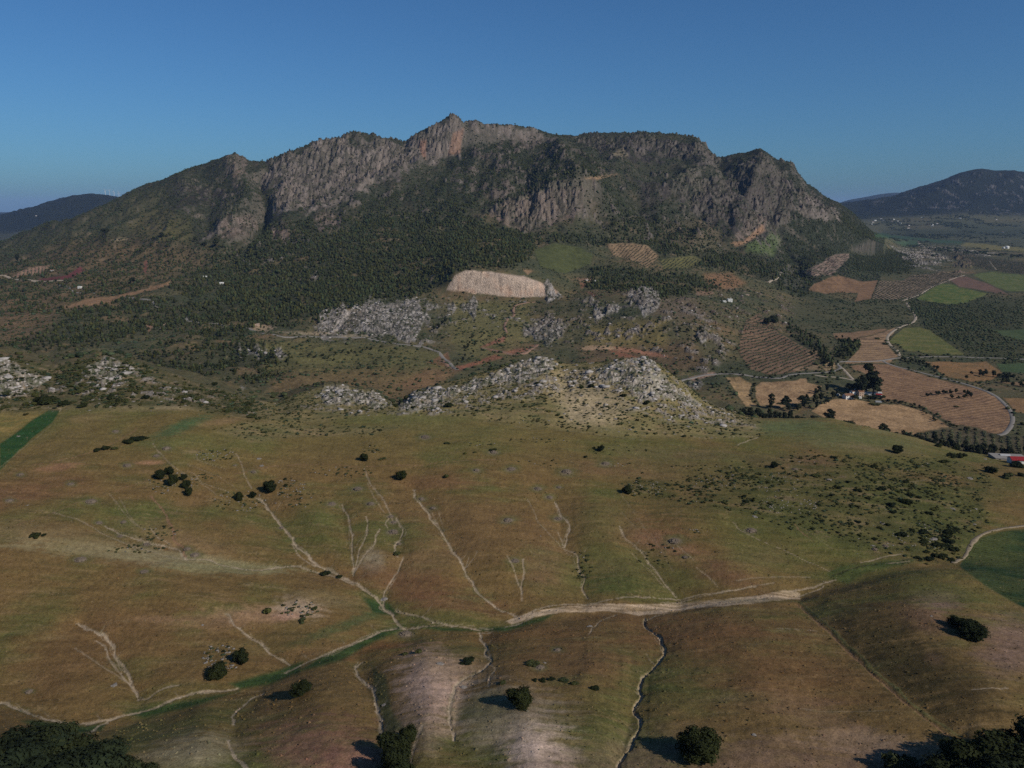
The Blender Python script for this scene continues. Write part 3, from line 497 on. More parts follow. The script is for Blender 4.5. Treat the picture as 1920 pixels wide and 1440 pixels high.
for G in ([(555,1262),(600,1232),(650,1212),(720,1180),(760,1172),(752,1182),(700,1205),(640,1238),(590,1252)],
          [(430,1282),(500,1262),(570,1240),(560,1262),(500,1285),(450,1292)],
          [(230,1338),(330,1318),(450,1296),(360,1325),(270,1345)],
          [(770,1172),(880,1178),(960,1172),(1040,1150),(1020,1165),(950,1184),(830,1184)],
          [(1550,1075),(1580,1060),(1660,1052),(1720,1047),(1690,1060),(1620,1075),(1590,1095),(1560,1085)],
          [(680,1120),(730,1130),(750,1155),(700,1150)],[(200,1355),(160,1362),(60,1350),(40,1352),(120,1380),(190,1370)]):
    P_(G,60,500,(42,62,34),5,.95,.25,(56,72,38))
P_([(700,1250),(725,1270),(735,1330),(760,1370),(725,1375),(712,1330),(700,1290)],60,300,(62,70,42),6,.7)
P_([(850,1330),(900,1300),(940,1290),(960,1330),(900,1360)],60,300,(84,82,58),10,.5)
m = v.poly([(948,1164),(1000,1146),(1060,1136),(1120,1131),(1180,1133),(1260,1131),(1350,1124),(1420,1116),(1470,1106),(1500,1112),(1500,1124),(1450,1127),(1380,1134),(1300,1142),(1240,1150),(1200,1154),(1130,1146),(1060,1148),(1000,1158),(960,1172)], 60, 500, 3)
k = np.nonzero(m > .01)[0]; m[k] = sstep(.25, .75, m[k] + .35 * n3[k] + .25 * ns[k] - .1); st1 = sstep(-.35, .1, fbm(x[k] * .35, y[k] * 3.0, 7, 3, 301)); mix(k, c_(168,146,120), m[k] * (0.35 + 0.65 * st1))
mg = I_near[(px[I_near] > 900) & (y[I_near] < yF[I_near]) & (py[I_near] < 1130)]; mix(mg, c_(80, 80, 42), .55 * sstep(900, 1350, px[mg]) * sstep(-.5, .3, n1[mg] + .5 * n2[mg]))
# the scrubby hillside, the left hill and the slope under the limestone ridge
SH1 = [(1165,905),(1200,895),(1280,905),(1330,885),(1420,868),(1480,852),(1560,862),(1640,868),(1740,865),(1850,885),(1850,930),(1845,975),(1820,1010),(1795,1048),(1700,1050),(1610,1035),(1540,1005),(1480,985),(1400,965),(1290,948),(1190,925)]
m_sh1 = v.poly(SH1, 60, 640, 14); k = np.nonzero(m_sh1 > .01)[0]
mix(k, c_(104,88,66), m_sh1[k] * sstep(.1, .6, n2[k] + .5 * n3[k]) * .7); mix(k, c_(64,66,36), m_sh1[k] * sstep(-.3, .4, -n2[k] + .4 * n1[k]) * .85)
yFe = yF * 1.0
m_slope = (sstep(0.985, 1.03, y / yF) * near * sstep(440, 500, px) * (1 - sstep(1400, 1440, px))).astype(np.float32)
m_left = (sstep(0.985, 1.03, y / yF) * near * (1 - sstep(440, 520, px))).astype(np.float32)
P2 = [(405,808),(470,790),(560,795),(700,800),(755,800),(700,815),(560,818),(470,828)]
m_p2 = v.poly(P2, 60, 640, 6)
k = np.nonzero((m_slope + m_p2) > .01)[0]; q = np.maximum(m_slope, m_p2)[k]
mix(k, c_(108,98,66), q * .8); mix(k, c_(128,108,78), q * sstep(.1, .6, n2[k] + .6 * n3[k]) * .8); mix(k, c_(80,80,50), q * sstep(.0, .5, -n2[k] + .3 * n1[k]) * .8)
for Q in PALE:
    m = v.poly(Q, 440, 720, 14); k = np.nonzero(m > .01)[0]; mix(k, c_(172,152,122), m[k] * (.5 + .6 * n3[k]).clip(0, 1) * .7)
k = np.nonzero(m_left > .01)[0]; q = m_left[k]
mix(k, c_(76,71,49), q * .9); mix(k, c_(122,104,82), q * sstep(.05, .55, n2[k] + .6 * n3[k]) * .8); mix(k, c_(60,64,40), q * sstep(.0, .5, -n2[k] + .5 * n1[k]) * .8)
# ground beyond the ridge
i = np.nonzero(~near)[0]; I_far = i
n5 = fbm(x[i], y[i], 170, 4, 221); n6 = fbm(x[i], y[i], 38, 4, 225); n7 = fbm(x[i], y[i], 9, 3, 229)
col[i] = c_(78, 73, 52)
mix(i, c_(62, 64, 46), sstep(-.15, .4, n5 + .4 * n6)); mix(i, c_(104, 82, 62), sstep(.05, .55, -n5 * .7 + n6 * .7 + .2 * n7) * .85)
mix(i, c_(86, 84, 52), sstep(.2, .6, n6 - .3 * n5) * .7); mix(i, c_(120, 102, 80), sstep(.35, .75, n7 + .4 * n6) * .5)
full6 = np.zeros(len(x), np.float32); full6[i] = n6; full7 = np.zeros(len(x), np.float32); full7[i] = n7; full5 = np.zeros(len(x), np.float32); full5[i] = n5
mt = i[(y[i] > 2500) & (y[i] < 5600) & (u[i] < .47)]
mix(mt, c_(47, 49, 38), .85 * sstep(2500, 3000, y[mt])); mix(mt, c_(98, 84, 74), sstep(.2, .55, full6[mt] + .5 * full7[mt]) * .5)
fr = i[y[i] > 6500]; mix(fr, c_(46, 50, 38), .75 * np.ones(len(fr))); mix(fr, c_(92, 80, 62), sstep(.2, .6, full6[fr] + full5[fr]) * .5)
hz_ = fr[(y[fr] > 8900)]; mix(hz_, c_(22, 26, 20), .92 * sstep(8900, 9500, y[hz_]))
dk = mt[(px[mt] > 1330) & (px[mt] < 1660)]; mix(dk, c_(34, 36, 29), .6 * sstep(1330, 1420, px[dk]) * sstep(.5, -.1, full6[dk]))  # right shoulder: dark vegetation, with the shade of its slopes put into the colour
FARP = [
 ([(1590,416),(1700,409),(1800,402),(1960,408),(1960,475),(1640,455)],4500,11500,(78,76,54),4,.85),([(1660,412),(1740,409),(1760,415),(1700,420)],4500,11500,(96,84,60),3,.8),([(1840,412),(1950,410),(1950,416),(1850,418)],4500,11500,(104,92,64),2,.8),([(1690,422),(1760,420),(1780,428),(1700,430)],4500,11500,(92,78,58),3,.8),([(1750,416),(1900,424),(1960,440),(1800,436)],4500,11500,(50,56,42),4,.8),
 ([(120,430),(210,382),(300,350),(330,345),(300,420),(200,450),(100,470),(0,480),(0,460)],2500,5000,(64,62,44),10,.7),
 ([(240,420),(300,385),(340,400),(330,450),(250,450)],2500,4500,(84,76,50),10,.5),([(300,410),(360,410),(360,455),(300,450)],2400,4500,(84,78,48),10,.5),
 ([(0,500),(150,450),(300,455),(400,470),(380,500),(250,560),(0,600)],1700,4000,(100,80,58),20,.6),([(0,560),(120,570),(80,650),(0,660)],1200,3000,(96,76,58),16,.6),
 ([(1240,420),(1330,405),(1360,460),(1300,470),(1240,450)],2500,4000,(96,82,64),10,.5),([(1400,440),(1450,420),(1465,450),(1450,480),(1400,470)],2600,3800,(74,84,50),6,.8),
 ([(930,655),(950,630),(990,640),(1010,655),(960,665)],1200,1700,(112,84,66),5,.5),([(1230,555),(1300,560),(1330,590),(1280,600),(1220,590)],1500,2300,(92,78,66),10,.6),
 ([(1320,515),(1370,512),(1400,530),(1370,545),(1330,540)],1700,2700,(118,88,64),6,.8),([(850,560),(1000,565),(1000,640),(900,680),(840,640)],1300,1950,(98,92,58),16,.7),
 ([(1080,650),(1300,640),(1330,690),(1240,700),(1100,690)],1200,1600,(96,76,58),12,.6),([(1100,610),(1250,600),(1250,650),(1100,650)],1300,1700,(112,98,60),12,.6),
 ([(480,640),(640,642),(760,650),(830,665),(850,690),(830,715),(700,715),(500,700)],900,1700,(86,82,52),10,.8),([(500,700),(700,690),(840,700),(760,760),(640,735),(520,750)],850,1400,(100,80,56),12,.6),([(740,725),(800,690),(870,690),(800,735)],900,1400,(110,84,62),6,.6),
 ([(1600,560),(1920,560),(1920,690),(1820,668),(1730,612),(1700,570)],1300,3200,(56,58,38),8,.85),([(1480,570),(1700,565),(1700,610),(1560,618),(1480,610)],1500,2700,(68,68,48),8,.8),
 ([(1590,470),(1700,490),(1760,500),(1700,520),(1590,520)],2600,4500,(60,62,42),8,.8),
 ([(1640,410),(1920,410),(1920,470),(1700,455)],5500,9500,(62,64,46),6,.7),([(1650,430),(1920,432),(1920,445),(1660,440)],5500,9500,(50,54,40),4,.7),
]
for P, a, b, c, so, s_ in FARP: P_(P, a, b, c, so, s_, .3)
PINE = [
 ([(0,480),(120,452),(220,430),(330,440),(420,465),(390,520),(250,550),(100,600),(0,650)],1800,4200,.3),([(250,370),(430,310),(500,330),(470,420),(400,440),(300,430)],3000,4100,.25),
 ([(480,430),(600,410),(700,400),(870,395),(900,420),(1000,440),(1000,478),(960,500),(900,502),(850,512),(835,535),(760,560),(690,562),(640,590),(600,600),(540,612),(440,612),(350,600),(330,580),(400,560),(430,520),(460,480)],1550,3100,1.0),
 ([(880,270),(1000,262),(1060,275),(1120,300),(1140,330),(1090,335),(1000,362),(920,385),(840,395),(700,402),(640,400),(720,360),(820,320)],2900,4200,.55),
 ([(1490,400),(1540,410),(1580,400),(1640,445),(1600,465),(1540,490),(1500,510),(1455,490),(1470,440)],2400,4100,1.35),
 ([(1430,320),(1490,335),(1500,375),(1450,390),(1420,360)],3200,4100,.5),
 ([(1130,330),(1200,350),(1290,400),(1350,460),(1280,470),(1150,450),(1120,400)],2600,3800,.5),
 ([(1000,440),(1120,440),(1280,460),(1400,480),(1470,500),(1480,530),(1380,510),(1300,500),(1240,480),(1140,460),(1100,458),(1010,458)],2100,3100,.8),
 ([(1590,475),(1690,470),(1720,490),(1700,510),(1610,508),(1580,490)],2500,4500,1.0),
 ([(1450,500),(1520,515),(1530,545),(1500,560),(1460,540)],2000,3200,.8),
 ([(1480,600),(1540,650),(1570,680),(1560,690),(1520,670),(1470,620)],1200,2000,.9),([(1570,635),(1610,632),(1615,655),(1590,675),(1565,670)],1250,2000,.9),
 ([(40,640),(180,560),(260,560),(420,590),(470,610),(440,640),(300,620),(150,655),(0,680),(0,650)],1250,2200,.75),
 ([(300,640),(470,640),(560,680),(480,720),(330,700),(250,680)],900,1700,.7),([(400,470),(480,470),(460,520),(360,560),(300,530),(380,505)],1900,3000,.7),
 ([(520,290),(600,275),(690,262),(700,300),(560,340)],3600,4400,.35),([(1060,262),(1300,260),(1330,300),(1100,285)],3700,4500,.35),
 ([(150,600),(280,560),(320,560),(330,590),(200,600)],1500,2300,.6),([(1100,500),(1300,515),(1350,540),(1240,560),(1100,540)],1700,2500,.6),
 ([(1600,380),(1700,385),(1800,380),(1920,395),(1920,410),(1600,405)],8000,10900,.0),
]
dens_pine = np.zeros(len(x), np.float32)
for P, a, b, s_ in PINE:
    m = v.poly(P, a, b, 7) * s_; dens_pine = np.maximum(dens_pine, m)
k = np.nonzero(dens_pine > .02)[0]; gap = sstep(.10, .38, full6[k] * .6 + full7[k] * .5)
gap = np.maximum(gap, .85 * sstep(.08, .3, -full5[k] * .6 + full6[k] * .5)); dens_pine[k] *= 1 - .9 * gap
mix(k, c_(46, 49, 36), (dens_pine[k] * .85).clip(0, .95)); mix(k, c_(92, 82, 62), (dens_pine[k] > .01) * sstep(.45, .7, full6[k] + .4 * full7[k]) * .6)
# bare rock
def cracks(k, sc, vert=1.0):
    a = ridged(x[k] * 1.2, y[k] * .8 + z[k] * vert, sc, 3, 471, .6); b = ridged(x[k], y[k], sc * 2.7, 2, 473)
    return sstep(.25, .55, a) * .8, sstep(.35, .65, b)
rockf = np.zeros(len(x), np.float32)
RC = {'cliff': ((170,150,133),(172,136,112)), 'grey': ((156,148,141),(112,103,93)), 'mtn': ((118,108,101),(82,75,68)), 'mtndark': ((66,61,57),(46,44,40)), 'mtnwarm': ((116,102,92),(110,90,77))}
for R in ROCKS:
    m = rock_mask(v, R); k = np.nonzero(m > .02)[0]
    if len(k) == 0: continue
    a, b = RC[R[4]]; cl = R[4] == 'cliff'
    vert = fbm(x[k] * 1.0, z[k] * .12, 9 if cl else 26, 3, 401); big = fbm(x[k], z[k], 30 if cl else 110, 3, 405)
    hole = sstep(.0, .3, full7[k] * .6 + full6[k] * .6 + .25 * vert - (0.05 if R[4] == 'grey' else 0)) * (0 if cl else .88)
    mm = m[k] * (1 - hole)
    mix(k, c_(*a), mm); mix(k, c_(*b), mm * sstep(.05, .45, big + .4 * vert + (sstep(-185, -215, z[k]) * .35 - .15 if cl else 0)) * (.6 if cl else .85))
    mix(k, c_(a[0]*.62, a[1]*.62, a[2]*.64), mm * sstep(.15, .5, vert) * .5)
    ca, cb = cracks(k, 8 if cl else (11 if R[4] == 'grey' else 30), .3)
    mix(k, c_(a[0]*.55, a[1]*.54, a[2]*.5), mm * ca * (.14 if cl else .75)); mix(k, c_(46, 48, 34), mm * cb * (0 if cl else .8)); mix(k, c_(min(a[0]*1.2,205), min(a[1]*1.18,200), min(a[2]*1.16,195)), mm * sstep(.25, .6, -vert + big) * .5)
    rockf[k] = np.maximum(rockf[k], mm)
    dens_pine[k] *= 1 - .9 * mm
for R in SPECK:
    k, mm = speck(v, x, y, R)
    if len(k) == 0: continue
    ca, cb = cracks(k, R[3] * .35, .2); mix(k, c_(*R[5]), mm * .9); mix(k, c_(R[5][0]*.5, R[5][1]*.5, R[5][2]*.46), mm * ca * .7); mix(k, c_(R[5][0]*.68, R[5][1]*.66, R[5][2]*.64), mm * sstep(.0, .4, fbm(x[k], z[k], R[3] * .4, 3, 469)) * .8); rockf[k] = np.maximum(rockf[k], mm); dens_pine[k] *= 1 - .8 * mm
for P in RIDGE:
    m = v.poly(P, 480, 760, 3.0, 20.0); k = np.nonzero(m > .02)[0]; hole = sstep(.05, .35, n2[k] * .6 + n3[k] * .6)
    mm = m[k] * (1 - .9 * hole); ca, cb = cracks(k, 3.2, 0); mix(k, c_(176,166,156), mm * .95); mix(k, c_(124,114,104), mm * sstep(-.1, .35, fbm(x[k], y[k], 5, 3, 411)) * .7); mix(k, c_(74,68,56), mm * ca * .85); mix(k, c_(62,66,40), mm * cb * .8); rockf[k] = np.maximum(rockf[k], mm)
m = v.poly([(1215,690),(1240,700),(1242,735),(1205,735)], 480, 760, 5); k = np.nonzero(m > .02)[0]; mix(k, c_(166,156,138), m[k] * .4)
# steep ground of the mountain shows rock
gy = np.gradient(GZ, axis=1) / np.gradient(GY, axis=1); gx = np.gradient(GZ, axis=0) / np.maximum(np.abs(np.gradient(GX, axis=0)), 1e-6)
slope = np.hypot(gx, gy).ravel(); sl = sstep(.75, 1.3, slope) * (y > 2500) * (y < 5200) * (u < .46) * (1 - .8 * dens_pine)
k = np.nonzero(sl > .02)[0]; mix(k, c_(112,102,94), sl[k] * .6 * (.6 + .6 * full7[k]).clip(0, 1)); rockf[k] = np.maximum(rockf[k], sl[k] * .5)
# fields of the valley: name, outline, y range, colours, stripe (spacing m, angle deg, strength)
FIELDS = [
 ('wheat_field',[(1360,708),(1388,707),(1410,720),(1405,735),(1410,755),(1424,759),(1400,762),(1390,748),(1372,722)],850,1700,(176,138,96),(150,118,80),None),
 ('wheat_field',[(1418,725),(1428,716),(1465,715),(1490,712),(1500,708),(1512,709),(1514,717),(1540,724),(1522,745),(1500,757),(1465,764),(1450,760),(1426,760),(1418,745)],850,1700,(178,138,98),(152,116,82),None),
 ('wheat_field',[(1518,772),(1535,760),(1565,748),(1600,747),(1650,757),(1690,758),(1730,770),(1784,802),(1730,816),(1640,812),(1560,787)],850,1700,(184,142,100),(160,122,84),None),
 ('ploughed_field',[(1592,686),(1640,681),(1665,682),(1700,692),(1760,712),(1805,722),(1850,736),(1880,750),(1894,775),(1893,800),(1880,814),(1840,810),(1790,797),(1770,786),(1735,765),(1700,756),(1655,748),(1652,725),(1630,705),(1605,695)],850,1900,(150,112,80),(132,98,72),(9,62,.32)),
 ('wheat_field',[(1735,678),(1850,680),(1882,698),(1860,712),(1820,716),(1775,706)],900,2000,(152,110,70),(130,100,66),None),
 ('stubble_field',[(1562,625),(1600,622),(1660,615),(1672,620),(1640,632),(1600,640),(1568,634)],1300,2400,(142,108,78),(128,98,72),None),
 ('stubble_field',[(1612,634),(1640,628),(1680,613),(1676,624),(1660,640),(1672,655),(1686,668),(1670,679),(1590,683),(1585,680),(1612,655)],1250,2300,(158,122,88),(140,108,80),(9,75,.35)),
 ('grass_field',[(1668,640),(1680,625),(1695,614),(1725,612),(1745,620),(1770,640),(1812,666),(1760,664),(1700,660)],1250,2300,(100,99,52),(122,110,62),None),
 ('olive_field',[(1632,562),(1648,526),(1690,526),(1708,516),(1765,510),(1805,515),(1770,530),(1735,548),(1716,560)],1700,3600,(150,122,96),(132,108,84),(15,8,.6)),
 ('grass_field',[(1712,563),(1740,545),(1765,531),(1800,536),(1850,551),(1842,556),(1805,570),(1760,568)],1600,3200,(84,96,46),(118,112,60),None),
 ('fallow_field',[(1778,522),(1812,518),(1860,535),(1892,552),(1850,546),(1800,538)],1800,3600,(124,92,74),(110,84,68),None),
 ('grass_field',[(1820,515),(1870,506),(1940,508),(1940,548),(1890,545),(1850,530)],1900,3800,(92,98,52),(112,108,64),None),
 ('stubble_field',[(1510,545),(1525,532),(1560,518),(1580,518),(1620,528),(1648,524),(1634,562),(1602,566),(1610,550),(1570,547),(1545,552)],1700,3200,(140,104,74),(124,92,66),None),
 ('olive_field',[(1494,512),(1540,492),(1560,478),(1594,473),(1592,485),(1575,500),(1560,516),(1530,520)],2200,4200,(138,112,94),(120,96,80),(13,40,.45)),
 ('olive_field',[(1755,470),(1820,477),(1920,492),(1940,516),(1860,508),(1800,492)],2600,6000,(104,86,66),(88,76,58),(16,10,.5)),
 ('wheat_field',[(1720,447),(1800,453),(1940,466),(1940,473),(1850,468),(1760,454)],4000,7500,(128,112,66),(110,100,60),None),
 ('grass_field',[(1640,436),(1720,445),(1810,453),(1800,459),(1700,450),(1640,446)],4000,7500,(60,78,50),(66,80,52),None),
 ('grass_field',[(1672,452),(1720,450),(1724,461),(1692,462)],3500,7500,(72,86,56),(72,86,56),None),
 ('grass_field',[(1862,620),(1940,616),(1940,645),(1890,632)],1300,2600,(74,84,50),(84,90,54),None),
 ('wheat_field',[(1880,745),(1940,748),(1940,778),(1905,772)],850,1800,(148,110,72),(140,104,70),None),
 ('wheat_field',[(1870,716),(1940,716),(1940,728),(1900,722)],900,1900,(140,108,78),(130,100,70),None),
 ('grass_field',[(1870,682),(1940,680),(1940,700),(1880,698)],900,2000,(74,86,52),(84,92,56),None),
 ('olive_field',[(1385,655),(1400,600),(1425,588),(1445,605),(1460,625),(1500,645),(1535,665),(1520,690),(1490,700),(1440,702),(1405,690)],1150,2200,(128,98,74),(112,86,66),None),
 ('olive_field',[(1135,457),(1180,456),(1215,462),(1236,480),(1215,500),(1180,488),(1150,480)],2100,3200,(152,120,88),(132,104,76),None),
 ('olive_field',[(1240,485),(1300,478),(1320,488),(1290,505),(1245,505)],2000,3200,(112,102,60),(104,94,58),None),
 ('grass_field',[(1002,470),(1040,456),(1085,460),(1112,475),(1108,495),(1060,514),(1015,500)],2000,3200,(88,87,50),(78,79,46),None),
 ('stubble_field',[(72,592),(110,578),(160,562),(210,556),(260,543),(320,526),(318,536),(265,550),(212,566),(150,576),(110,582)],1800,3800,(150,112,80),(138,104,74),None),
 ('olive_field',[(22,520),(40,508),(75,498),(100,495),(75,515),(40,520)],2200,4000,(160,124,96),(150,110,90),None),
 ('fallow_field',[(60,525),(100,517),(125,516),(150,500),(158,508),(126,525),(85,528)],2200,4000,(110,60,56),(100,56,52),None),
 ('olive_field',[(1720,812),(1800,798),(1870,815),(1940,818),(1940,858),(1850,852),(1780,842),(1745,828)],820,1300,(98,84,60),(80,72,50),None),
]
region = np.full(len(x), -1, np.int16)
for fi, (nm, P, a, b, c1, c2, stp) in enumerate(FIELDS):
    m = v.poly(P, a, b, 1.2, 3.0); k = np.nonzero(m > .02)[0]
    if len(k) == 0: print('EMPTY FIELD', fi, nm, P[0]); continue
    hb = v.poly(P, a, b, 4.0, 3.0); kb = np.nonzero((hb > .03) & (m < .5))[0]; mix(kb, c_(50, 54, 36), .75 * sstep(.03, .2, hb[kb]) * sstep(-.5, .1, fbm(x[kb], y[kb], 18, 3, 445)))
    f6 = fbm(x[k], y[k], 30, 3, 431); f3 = fbm(x[k] * .5, y[k] * 1.6, 7, 3, 435)
    c1 = np.array(c1) * (.80,.84,.88); c2 = np.array(c2) * (.80,.84,.88)
    cc = c_(*c1) * (1 - sstep(-.2, .4, f6 + .5 * f3)[:, None]) + c_(*c2) * sstep(-.2, .4, f6 + .5 * f3)[:, None]
    if stp:
        an = math.radians(stp[1]); w_ = (x[k] * math.cos(an) - y[k] * math.sin(an)) + 11 * fbm(x[k], y[k], 160, 2, 441)
        lum = np.cos(w_ / stp[0] * 2 * math.pi); cc = cc * (1 + stp[2] * lum[:, None] * (.65 + .9 * f3[:, None] + .6 * fbm(x[k], y[k], 90, 3, 443)[:, None]).clip(.05, 1.3))
    mix(k, cc, m[k]); region[k[m[k] > .5]] = fi; dens_pine[k] *= 1 - m[k]; rockf[k] *= 1 - m[k]
TRK = [([(800,400),(801,401)],0,0,(0,0,0))]
SPOTS = [ # bare and red earth beyond the ridge
 ([(1088,652),(1105,647),(1140,648),(1170,656),(1130,656),(1100,656)],(190,150,118)),([(1150,650),(1180,654),(1230,660),(1262,670),(1230,668),(1190,662),(1160,660)],(168,110,86)),([(1140,655),(1190,668),(1200,672),(1160,670)],(150,92,70)),
 ([(900,650),(940,632),(952,625),(945,640),(910,650)],(150,84,76)),([(910,652),(950,658),(985,652),(1005,647),(990,658),(960,664),(920,658)],(150,92,74)),([(835,690),(870,684),(930,664),(945,670),(900,682),(860,694)],(146,84,68)),([(800,680),(838,660),(845,690),(820,685)],(120,78,60)),
 ([(470,612),(500,606),(520,615),(500,622),(478,620)],(170,140,112)),([(500,622),(560,622),(640,624),(640,628),(560,628)],(160,138,112)),([(640,628),(690,628),(700,632),(650,633)],(176,154,128)),([(272,608),(286,602),(287,612),(278,622)],(176,128,100)),([(300,612),(312,600),(308,612),(300,622)],(170,140,118)),
 ([(1540,688),(1555,676),(1566,680),(1568,690),(1550,696)],(182,146,106)),([(1510,660),(1530,655),(1535,672),(1515,676)],(150,118,88)),([(1480,690),(1535,684),(1540,694),(1490,696)],(150,120,92)),([(1290,708),(1340,698),(1345,703),(1300,714)],(184,140,120)),
 ([(1080,520),(1115,522),(1128,527),(1100,528),(1086,526)],(150,112,90)),([(1100,545),(1128,556),(1112,555)],(120,52,56)),([(1085,528),(1100,532),(1090,540)],(150,92,72)),([(1300,545),(1330,545),(1340,552),(1310,555)],(140,104,84)),
 ([(1045,405+0),(1048,406),(1046,408)],(0,0,0)),([(980,505),(1000,508),(990,516)],(168,128,98)),([(915,495),(950,478),(952,482),(920,498)],(160,134,104)),([(1090,333),(1140,328),(1160,326),(1120,336)],(170,132,100)),
 ([(155,435),(190,441),(175,442)],(160,132,100)),([(207,450),(240,446),(238,450),(210,453)],(160,136,108)),([(1280,470),(1330,450),(1345,458),(1300,475)],(96,88,66)),([(840,290),(850,250),(870,240),(862,290)],(150,110,88)),([(785,265),(800,262),(798,300),(790,290)],(142,98,78)),
 ([(1150,288),(1170,278),(1180,292),(1160,296)],(150,130,104)),([(1370,455),(1395,452),(1430,420),(1436,432),(1400,455),(1380,462)],(172,128,96)),([(360,470),(370,466),(372,474)],(140,120,90)),([(270,490),(276,488),(274,512),(268,510)],(120,64,58)),
 ([(1130,300),(1100,305),(1060,300),(1080,312)],(0,0,0)),
]
for P, c in SPOTS:
    if c == (0,0,0): continue
    P_(P, 800, 5000, (c[0]*.9, c[1]*.93, c[2]*.95), 2, .55, .5)
for k, m, side, c, dep in rill_m:
    mix(k, np.array(c) * 1.0, m * (0.8 + .35 * n3[k]).clip(0, 1)); mix(k, c_(70, 70, 40), side * .4 * sstep(-.2, .3, n2[k]))
col = col * (1 + near * (.34 * fbm(x, y, 1.5, 3, 251, .65) + .30 * fbm(x * .45, y * 1.3, 6, 3, 253)) + (~near) * .16 * fbm(x, y, 8, 3, 255))[:, None]
k = I_near[(y[I_near] < yF[I_near])]; sp = fbm(x[k], y[k], 1.0, 2, 257); mix(k, c_(46, 50, 28), .5 * sstep(.42, .7, sp + .3 * n2[k])); mix(k, c_(150, 126, 92), .4 * sstep(.42, .7, -sp + .25 * n2[k]))
rowm = v.poly([(1800,1062),(1815,1035),(1840,1008),(1880,996),(1990,985),(1990,1160),(1920,1140),(1880,1118),(1850,1100)], 60, 700, 3); k = np.nonzero(rowm > .1)[0]
col[k] *= (1 + .3 * np.cos((x[k] * .5 + y[k] + 6 * fbm(x[k], y[k], 60, 2, 259)) * 1.9) * rowm[k])[:, None]
col *= (1 - .07 * near * (y < yF))[:, None]
col = np.clip(col, .004, .85)

# ---------------------------------------------------------------- material helpers
def newmat(name):
    m = bpy.data.materials.new(name); m.use_nodes = True; nt = m.node_tree; nt.nodes.clear()
    o = nt.nodes.new('ShaderNodeOutputMaterial'); b = nt.nodes.new('ShaderNodeBsdfPrincipled')
    nt.links.new(b.outputs[0], o.inputs[0]); b.inputs['Specular IOR Level'].default_value = 0.08; b.inputs['Roughness'].default_value = 0.95
    return m, nt, b
def nz(nt, scale, detail=4, rough=.6, coord=None):
    n = nt.nodes.new('ShaderNodeTexNoise'); n.inputs['Scale'].default_value = scale; n.inputs['Detail'].default_value = detail; n.inputs['Roughness'].default_value = rough
    if coord: nt.links.new(coord, n.inputs['Vector'])
    return n
def rampf(nt, src, a, b, lo, hi):
    r = nt.nodes.new('ShaderNodeMapRange'); r.inputs[1].default_value = a; r.inputs[2].default_value = b; r.inputs[3].default_value = lo; r.inputs[4].default_value = hi
    nt.links.new(src, r.inputs[0]); return r.outputs[0]
def mul(nt, a, b):
    m = nt.nodes.new('ShaderNodeVectorMath'); m.operation = 'MULTIPLY'; nt.links.new(a, m.inputs[0]); nt.links.new(b, m.inputs[1]); return m.outputs[0]
def terrain_mat(name, near):
    m, nt, b = newmat(name)
    at = nt.nodes.new('ShaderNodeAttribute'); at.attribute_name = 'land'
    tc = nt.nodes.new('ShaderNodeTexCoord'); co = tc.outputs['Object']
    s1, s2 = (2.2, 0.5) if near else (0.30, 0.07)
    a = nz(nt, s1, 6, .65, co); c = nz(nt, s2, 5, .6, co)
    f1 = rampf(nt, a.outputs[0], .3, .7, .6, 1.42); f2 = rampf(nt, c.outputs[0], .3, .7, .85, 1.15)
    cc = mul(nt, mul(nt, at.outputs['Color'], f1), f2); nt.links.new(cc, b.inputs['Base Color'])
    bp = nt.nodes.new('ShaderNodeBump'); bp.inputs['Strength'].default_value = .55 if near else .8; bp.inputs['Distance'].default_value = .35 if near else 3.0
    nt.links.new(a.outputs[0], bp.inputs['Height'])
    if not near:
        mr = nt.nodes.new('ShaderNodeMath'); mr.operation = 'MULTIPLY_ADD'; mr.inputs[1].default_value = 1.0; mr.inputs[2].default_value = .35
        nt.links.new(at.outputs['Alpha'], mr.inputs[0]); nt.links.new(mr.outputs[0], bp.inputs['Strength'])
    else:
        mr = nt.nodes.new('ShaderNodeMath'); mr.operation = 'MULTIPLY_ADD'; mr.inputs[1].default_value = .6; mr.inputs[2].default_value = .4
        nt.links.new(at.outputs['Alpha'], mr.inputs[0]); nt.links.new(mr.outputs[0], bp.inputs['Strength'])
    nt.links.new(bp.outputs[0], b.inputs['Normal'])
    return m
M_near = terrain_mat('dry grassland soil', True); M_far = terrain_mat('scrub and limestone', False)
M_field = terrain_mat('field soil', False)

# ---------------------------------------------------------------- the land as meshes
def mesh_np(name, V, Fc, mat, attr=None, an='land', smooth=True, parent=None):
    me = bpy.data.meshes.new(name); k = Fc.shape[1]
    me.vertices.add(len(V)); me.vertices.foreach_set('co', np.ascontiguousarray(V, np.float32).ravel())
    me.loops.add(Fc.size); me.loops.foreach_set('vertex_index', np.ascontiguousarray(Fc, np.int32).ravel())
    me.polygons.add(len(Fc)); me.polygons.foreach_set('loop_start', np.arange(0, Fc.size, k, dtype=np.int32)); me.polygons.foreach_set('loop_total', np.full(len(Fc), k, np.int32))
    me.update(calc_edges=True)
    if smooth: me.polygons.foreach_set('use_smooth', np.ones(len(Fc), bool))
    if attr is not None:
        a = me.color_attributes.new(an, 'FLOAT_COLOR', 'POINT'); a.data.foreach_set('color', np.ascontiguousarray(attr, np.float32).ravel())
    me.materials.append(mat); o = bpy.data.objects.new(name, me); C.objects.link(o)
    if parent: o.parent = parent
    return o
idx = np.arange(NC * NR).reshape(NC, NR)
Q = np.stack([idx[:-1, :-1], idx[1:, :-1], idx[1:, 1:], idx[:-1, 1:]], -1).reshape(-1, 4)
V = np.stack([x, y, z], 1); A = np.concatenate([col, rockf[:, None]], 1)
fy = y[Q[:, 0]]; fu = u[Q[:, 0]]
